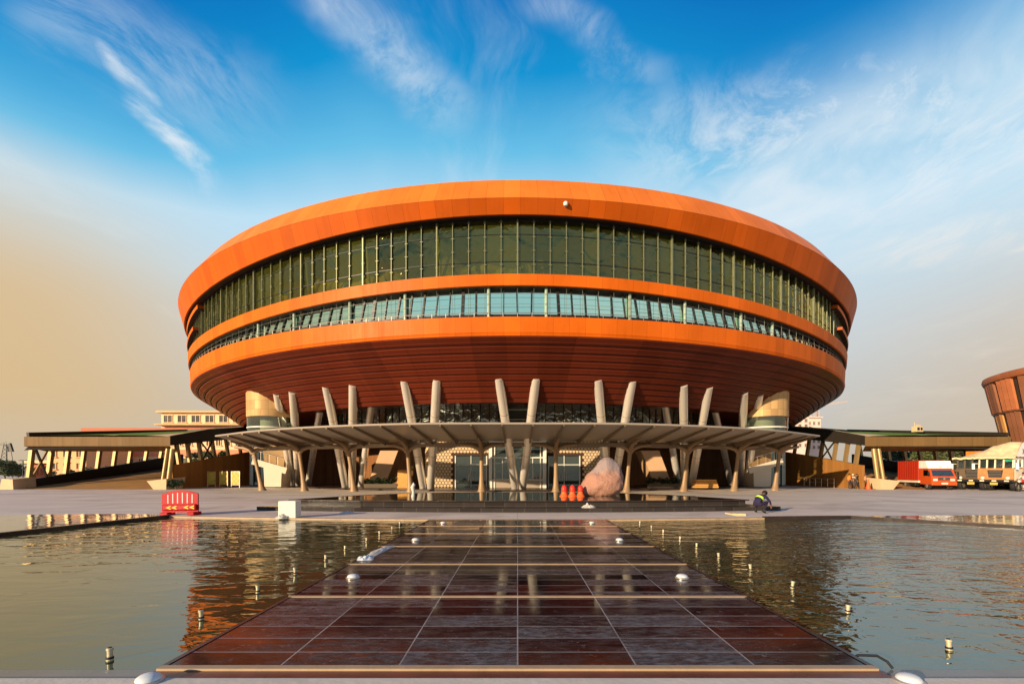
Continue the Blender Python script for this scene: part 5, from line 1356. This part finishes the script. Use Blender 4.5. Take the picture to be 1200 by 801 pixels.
# pylon and lamp on the far left
X, Y = px(8, 240), 240
o = thing('lattice_mast', 'distant lattice mast above the trees at far left', 'mast', (X, Y, 0)); m = MB()
for a in (-1, 1):
    for b_ in (-1, 1): m.beam((X + a * 2.2, Y + b_ * 2.2, 0), (X + a * .7, Y + b_ * .7, 16), .2, .2)
for k in range(8):
    w0, w1 = 2.2 - k * .19, 2.2 - (k + 1) * .19; m.beam((X - w0, Y - w0, k * 2), (X + w1, Y - w1, k * 2 + 2), .14, .14); m.beam((X + w0, Y - w0, k * 2), (X - w1, Y - w1, k * 2 + 2), .14, .14)
m.build('mast_frame', M['black_metal'], o)
m = MB(); m.beam((X - 5, Y, 15.5), (X + 2, Y, 15.5), .25, .25); m.beam((X - 5, Y, 15.5), (X, Y, 17), .15, .15); m.hexa([(X + .2, Y - .5, 12), (X + 3.4, Y - .5, 12), (X + 3.4, Y + .5, 12), (X + .2, Y + .5, 12), (X + 1.4, Y - .5, 16.4), (X + 2.0, Y - .5, 16.4), (X + 2.0, Y + .5, 16.4), (X + 1.4, Y + .5, 16.4)]); m.build('mast_arm', M['black_metal'], o)
X, Y = px(27, 74), 74
o = thing('street_lamp', 'black twin headed lamp post left of the left ramp', 'lamp post', (X, Y, 0))
m = MB(); m.tube((X, Y, 0), (X, Y, 3.5), .1, .06); m.build('pole', M['black_metal'], o, True)
for sx in (-1, 1): m = MB(); m.beam((X, Y, 3.5), (X + sx * .45, Y, 3.45), .06, .05); m.box((X + sx * .4, Y, 3.48), (.42, .3, .1), bev=.02); m.build('lamp_head', M['black_metal'], o)
m = MB(); m.box((X + .1, Y + 1, .95), (1.0, .8, 1.9), bev=.03); m.box((X + .1, Y + .57, 1.2), (.7, .05, .9)); m.box((X + .1, Y + 1, 1.95), (1.2, 1.0, .1)); mm_ = m.build('kiosk', M['black_metal'], None); tag(mm_, 'small dark kiosk box beside the twin lamp post', 'kiosk')
# drum building at right edge
dr = thing('drum_building', 'rust coloured flared round building with slats at the right edge', 'building', (100, 75, 0))
slat = [panel_mat('rust_slat', (.40, .13, .05), .8, .55, .6, .15), panel_mat('amber_slat', (.50, .24, .07), .8, .55, .6, .15), panel_mat('brown_slat', (.22, .085, .04), .8, .55, .6, .15)]
m = MB(); m.lathe([(12.8, 0), (14.6, 8), (15.3, 11.9), (15.4, 12.1), (16.3, 17.4)], (100, 75, 0), 80); m.build('inner_drum', M['int_dark'], dr, True)
rd = random.Random(9)
def slats(r0, r1, z0, z1, n, fr, name):
    for k in range(n):
        a = PI * .62 + k * (PI * .98) / n
        if k % 4 == 3 and fr < .9: continue
        m = MB(); w = (PI * .98) / n * fr * rd.uniform(.85, 1.0) / 2
        vs = []
        for r, z in ((r0, z0), (r1, z1)):
            for da, dr_ in ((-w, 0), (-w * .9, .45), (w * .9, .3), (w, -.05)): vs.append((100 + (r + dr_) * math.cos(a + da), 75 + (r + dr_) * math.sin(a + da), z))
        m.add(vs, [(0, 1, 5, 4), (1, 2, 6, 5), (2, 3, 7, 6), (0, 3, 2, 1), (4, 5, 6, 7)], 0, [(i * .5, vs[i][2]) for i in range(8)]); m.build(name, slat[rd.choice((0, 0, 1, 2)) if name == 'slat' else rd.choice((1, 2, 2))], dr)
slats(15.5, 16.5, 12.2, 17.5, 44, .86, 'slat'); slats(14.2, 15.2, 6.5, 11.9, 44, .8, 'lower_slat')
m = MB(); m.lathe([(16.4, 17.3), (17.1, 17.6), (17.3, 18.1), (17.2, 18.6), (16.8, 18.75), (3, 19.2)], (100, 75, 0), 90); m.build('roof_rim', slat[0], dr, True)
m = MB(); m.lathe([(15.3, 11.85), (15.75, 11.95), (15.75, 12.2), (15.4, 12.25)], (100, 75, 0), 90); m.build('ledge', slat[2], dr, True)

# ================================================================== TREES
def leaf_mat(name, c):
    m, nt, p = base_mat(name); inf = nt.new('ShaderNodeNewGeometry').outputs['Random Per Island']
    cc = nt.mix(inf, tuple(q * .55 for q in c), tuple(q * 1.5 for q in c)); nt.l.new(cc, p.inputs['Base Color']); p.inputs['Roughness'].default_value = .6
    return m
LF = [leaf_mat('olive_leaves', (.075, .085, .022)), leaf_mat('deep_leaves', (.045, .06, .018))]
M['bark'] = mat('bark', (.12, .08, .05), .9, 0, .25, 4, .4)
def tree_meshes(h, r, seed):
    rnd = random.Random(seed); tr = MB(); cr = MB()
    tr.path([(0, 0, 0), (.05 * h * .2, 0, h * .2), (.02 * h, .01 * h, h * .45), (0, 0, h * .75)], [.05 * h * .55, .04 * h * .55, .028 * h * .5, .01 * h], 9)
    cl = []
    for k in range(13):
        a = rnd.uniform(0, 2 * PI); d = r * rnd.uniform(.1, .85); z = h * rnd.uniform(.38, .92); d *= 1 - .5 * max(0, (z / h - .6) / .4)
        c = Vector((d * math.cos(a), d * math.sin(a), z)); cl.append(c); z0 = h * rnd.uniform(.22, .5)
        tr.path([(0, 0, z0), tuple(c * .5 + Vector((0, 0, z0 * .5 - .02 * h))), tuple(c)], [.014 * h, .009 * h, .004 * h], 6)
    for c in cl: leafball(cr, c, r * rnd.uniform(.32, .52), 170, .042 * h + .05, rnd, .8)
    return tr, cr
protos = []
rt = random.Random(21)
def place_tree(kind, x, Y, h, label, group):
    if kind >= len(protos):
        o = thing('broadleaf_tree', label, 'tree', (0, 0, 0), 0, group); tr, cr = tree_meshes(6.0, 2.7 + .4 * kind, 30 + kind)
        tr.build('trunk', M['bark'], o, True); cr.build('crown', LF, o); protos.append(o)
    else:
        o = dup(protos[kind], (0, 0, 0), None, label); o['group'] = group
    o.location = (px(x, Y), Y, -.02); s_ = h / 6.0; o.scale = (s_ * rt.uniform(.95, 1.3), s_ * rt.uniform(.95, 1.3), s_); o.rotation_euler[2] = rt.uniform(0, 6)
WORD = ['first', 'second', 'third', 'fourth', 'fifth', 'sixth', 'seventh', 'eighth', 'ninth', 'tenth', 'eleventh', 'twelfth']
k = 0
for i, (x, Y, h) in enumerate(((1036, 92, 5.4), (1053, 84, 5.6), (1070, 88, 6.4), (1086, 80, 6.6), (1102, 84, 6.8), (1118, 79, 6.4), (1134, 86, 6.0))):
    place_tree(i % 3, x, Y, h, f'green tree seen through the right ramp posts, {WORD[i]} from the left', 'trees behind the right ramp')
for i, (x, Y, h) in enumerate(((-34, 95, 5.0), (-18, 88, 4.6), (-4, 92, 4.4), (6, 84, 3.6), (15, 96, 3.2), (22, 90, 2.7))):
    place_tree(i % 3, x, Y, h, f'bushy tree at the far left edge before the mast, {WORD[i]} from the left', 'trees at the far left')
for i, (x, Y, h) in enumerate(((62, 70, 1.7), (84, 74, 1.9), (106, 70, 2.2), (126, 72, 2.4), (146, 75, 2.7), (166, 74, 2.8), (238, 78, 5.0), (262, 80, 5.2))):
    place_tree(i % 3, x, Y, h, f'low green shrub seen between the left ramp posts, {WORD[i]} from the left', 'shrubs behind the left ramp')
# far wooded belt along the horizon
fb_ = MB(); rf = random.Random(77)
for k in range(150):
    x = -430 + k * 5.8 + rf.uniform(-2, 2); yy = 300 + rf.uniform(-14, 14); h = rf.uniform(5, 9); leafball(fb_, (x, yy, h * .5), h * .62, 46, 1.0, rf, .85)
tag(fb_.build('far_wood', LF), 'distant belt of trees along the horizon', 'trees', None, 'stuff')
# ================================================================== LIGHT, SKY, CAMERA
def sky():
    w = bpy.data.worlds.new('World'); S.world = w; w.use_nodes = True
    nt = NT(w.node_tree); bg = nt.n['Background']; bg.inputs['Strength'].default_value = .1
    K = 10.0 / 2 ** EXPO
    c = lambda r, g, b: tuple(q * K for q in srgb(r, g, b))
    co = nt.new('ShaderNodeTexCoord').outputs['Generated']
    nrm = nt.new('ShaderNodeVectorMath', operation='NORMALIZE', ins={0: co}).outputs[0]
    sx = nt.new('ShaderNodeSeparateXYZ', ins={0: nrm}); x, y, z = sx.outputs
    st = nt.new('ShaderNodeTexSky', sky_type='NISHITA', sun_disc=False)
    st.sun_elevation = math.radians(SUN_EL); st.sun_rotation = math.radians(180 + SUN_AZ); st.dust_density = 2.5; st.air_density = 1.2
    n0 = nt.noise(nrm, 1.6, 4, .55)
    zz = nt.math('ADD', z, nt.math('MULTIPLY_ADD', n0, .10, -.05))
    zz = nt.math('SUBTRACT', zz, nt.math('MULTIPLY', nt.math('MULTIPLY', x, x), .02))
    zz = nt.math('ADD', zz, nt.math('MULTIPLY', nt.math('MULTIPLY', nt.smooth(x, -.15, -.65), nt.smooth(z, .25, .5)), .13))
    zz = nt.math('ADD', zz, nt.math('MULTIPLY', nt.math('MULTIPLY', nt.smooth(x, .1, .5), nt.smooth(z, .28, .48)), .085))
    cr = nt.new('ShaderNodeValToRGB', ins={0: zz}); r = cr.color_ramp
    stops = [(0.0, c(196, 186, 172)), (.10, c(199, 196, 190)), (.22, c(204, 211, 214)), (.36, c(202, 225, 238)), (.50, c(192, 227, 247)), (.58, c(105, 193, 234)), (.66, c(10, 148, 212)), (.74, c(0, 112, 190)), (1.0, c(0, 80, 160))]
    while len(r.elements) < len(stops): r.elements.new(.5)
    for e, (p, q) in zip(r.elements, stops): e.position = p; e.color = tuple(q) + (1,)
    col = nt.mix(.97, nt.mix(1.0, st.outputs[0], (1.0, 1.0, 1.0), 'MULTIPLY'), cr.outputs[0])
    low = nt.smooth(z, .50, .24)
    warm = nt.math('MULTIPLY', nt.math('MULTIPLY', nt.smooth(x, -.40, -.74), nt.smooth(z, .02, .14, .5, 1)), low)
    col = nt.mix(nt.math('MULTIPLY', warm, .80), col, c(222, 186, 128))
    wr = nt.math('MULTIPLY', nt.smooth(x, .5, .85), nt.smooth(z, .40, .12))
    col = nt.mix(nt.math('MULTIPLY', wr, .75), col, c(214, 188, 156))
    # cirrus: noise on a high flat layer, warped and drawn out along the wind
    inv = nt.math('DIVIDE', 1.0, nt.math('MAXIMUM', nt.math('ADD', z, .06), .05))
    pl = nt.new('ShaderNodeCombineXYZ', ins={0: nt.math('MULTIPLY', x, inv), 1: nt.math('MULTIPLY', y, inv), 2: 0.0}).outputs[0]
    wv = nt.new('ShaderNodeTexNoise', ins={'Vector': pl, 'Scale': 1.1, 'Detail': 3.0})
    off = nt.new('ShaderNodeVectorMath', operation='SCALE', ins={0: wv.outputs['Color'], 'Scale': .9}).outputs[0]
    pw = nt.new('ShaderNodeVectorMath', operation='ADD', ins={0: pl, 1: off}).outputs[0]
    n1 = nt.noise(nt.mapping(pw, (1.5, .5, 1), (0, 0, .55)), 1.5, 9, .62, .3)
    n2 = nt.noise(nt.mapping(pw, (.8, .55, 1), (0, 0, -.5), (2.3, .6, 0)), .9, 9, .62, .2)
    wisps = nt.smooth(n1, .56, .82)
    right = nt.math('MULTIPLY', nt.smooth(n2, .42, .70), nt.math('MULTIPLY', nt.smooth(x, .08, .4), nt.smooth(z, .64, .48)))
    cl = nt.math('MAXIMUM', nt.math('MULTIPLY', wisps, .34), nt.math('MULTIPLY', right, 1.0))
    # three long drawn streaks (gnomonic coordinates in front of the viewer)
    iy = nt.math('DIVIDE', 1.0, nt.math('MAXIMUM', y, .12))
    gx, gz = nt.math('MULTIPLY', x, iy), nt.math('MULTIPLY', z, iy)
    tex = nt.noise(nt.mapping(pw, (3, 1.2, 1), (0, 0, .6)), 2.2, 8, .7)
    wig = nt.math('MULTIPLY_ADD', nt.noise(pl, 3.0, 4, .6), .16, -.08)
    def streak(a, b, w0, amt):
        nonlocal cl
        ax, az = (a[0] - CX) / FPX, (CY - a[1]) / FPX; bx, bz = (b[0] - CX) / FPX, (CY - b[1]) / FPX
        L = math.hypot(bx - ax, bz - az); ux, uz = (bx - ax) / L, (bz - az) / L
        dx, dz = nt.math('SUBTRACT', gx, ax), nt.math('SUBTRACT', gz, az)
        t = nt.math('ADD', nt.math('MULTIPLY', dx, ux), nt.math('MULTIPLY', dz, uz))
        s_ = nt.math('ADD', nt.math('SUBTRACT', nt.math('MULTIPLY', dx, uz), nt.math('MULTIPLY', dz, ux)), wig)
        f = nt.math('MULTIPLY', nt.smooth(nt.math('ABSOLUTE', s_), w0, 0.0), nt.math('MULTIPLY', nt.smooth(t, -.05, .12 * L), nt.smooth(t, L * 1.1, L * .6)))
        f = nt.math('MULTIPLY', nt.math('MULTIPLY', f, nt.smooth(tex, .33, .62, .12, 1)), amt)
        f = nt.math('MULTIPLY', f, nt.smooth(y, .12, .25))
        cl = nt.math('MAXIMUM', cl, f)
    streak((112, 50), (262, 222), .038, 1.0)
    streak((20, -20), (330, 150), .15, .38)
    streak((365, -20), (560, 150), .10, .6)
    streak((620, -10), (800, 110), .07, .35)
    streak((1230, 110), (690, 190), .22, .9)
    streak((1230, 160), (900, 260), .15, .8)
    streak((1230, 265), (960, 305), .06, .8)
    cl = nt.math('MULTIPLY', cl, nt.smooth(z, .04, .25))
    cc = nt.mix(nt.smooth(z, .45, .2), c(232, 240, 246), c(236, 224, 208))
    col = nt.mix(nt.math('MULTIPLY', cl, .85), col, cc)
    # ground half of the dome
    col = nt.mix(nt.smooth(z, 0.0, -.06), col, c(120, 108, 96))
    nt.l.new(col, bg.inputs['Color'])
sky()
sd = bpy.data.lights.new('sun', 'SUN'); sd.energy = 5.0; sd.angle = math.radians(.6); sd.color = (1.0, .78, .52)
so = bpy.data.objects.new('sun', sd); COL.objects.link(so)
e, a = math.radians(SUN_EL), math.radians(SUN_AZ)
to_sun = Vector((-math.sin(a) * math.cos(e), -math.cos(a) * math.cos(e), math.sin(e)))
so.rotation_euler = to_sun.to_track_quat('Z', 'Y').to_euler(); so.location = (-30, -30, 40)

cd = bpy.data.cameras.new('camera'); cd.sensor_width = 36; cd.lens = FPX / 1200 * 36
cd.shift_x = -(CX - 600) / 1200; cd.shift_y = (CY - 400.5) / 1200; cd.clip_start = .1; cd.clip_end = 5000
co_ = bpy.data.objects.new('camera', cd); COL.objects.link(co_); co_.location = (0, 0, H); co_.rotation_euler = (math.radians(90), 0, 0)
S.camera = co_
vs = S.view_settings; vs.view_transform = 'Standard'; vs.look = 'None'; vs.gamma = 1; vs.exposure = EXPO; vs.use_curve_mapping = False
S.render.engine = 'CYCLES'
S.cycles.max_bounces = 8; S.cycles.transparent_max_bounces = 12
S.cycles.use_denoising = True
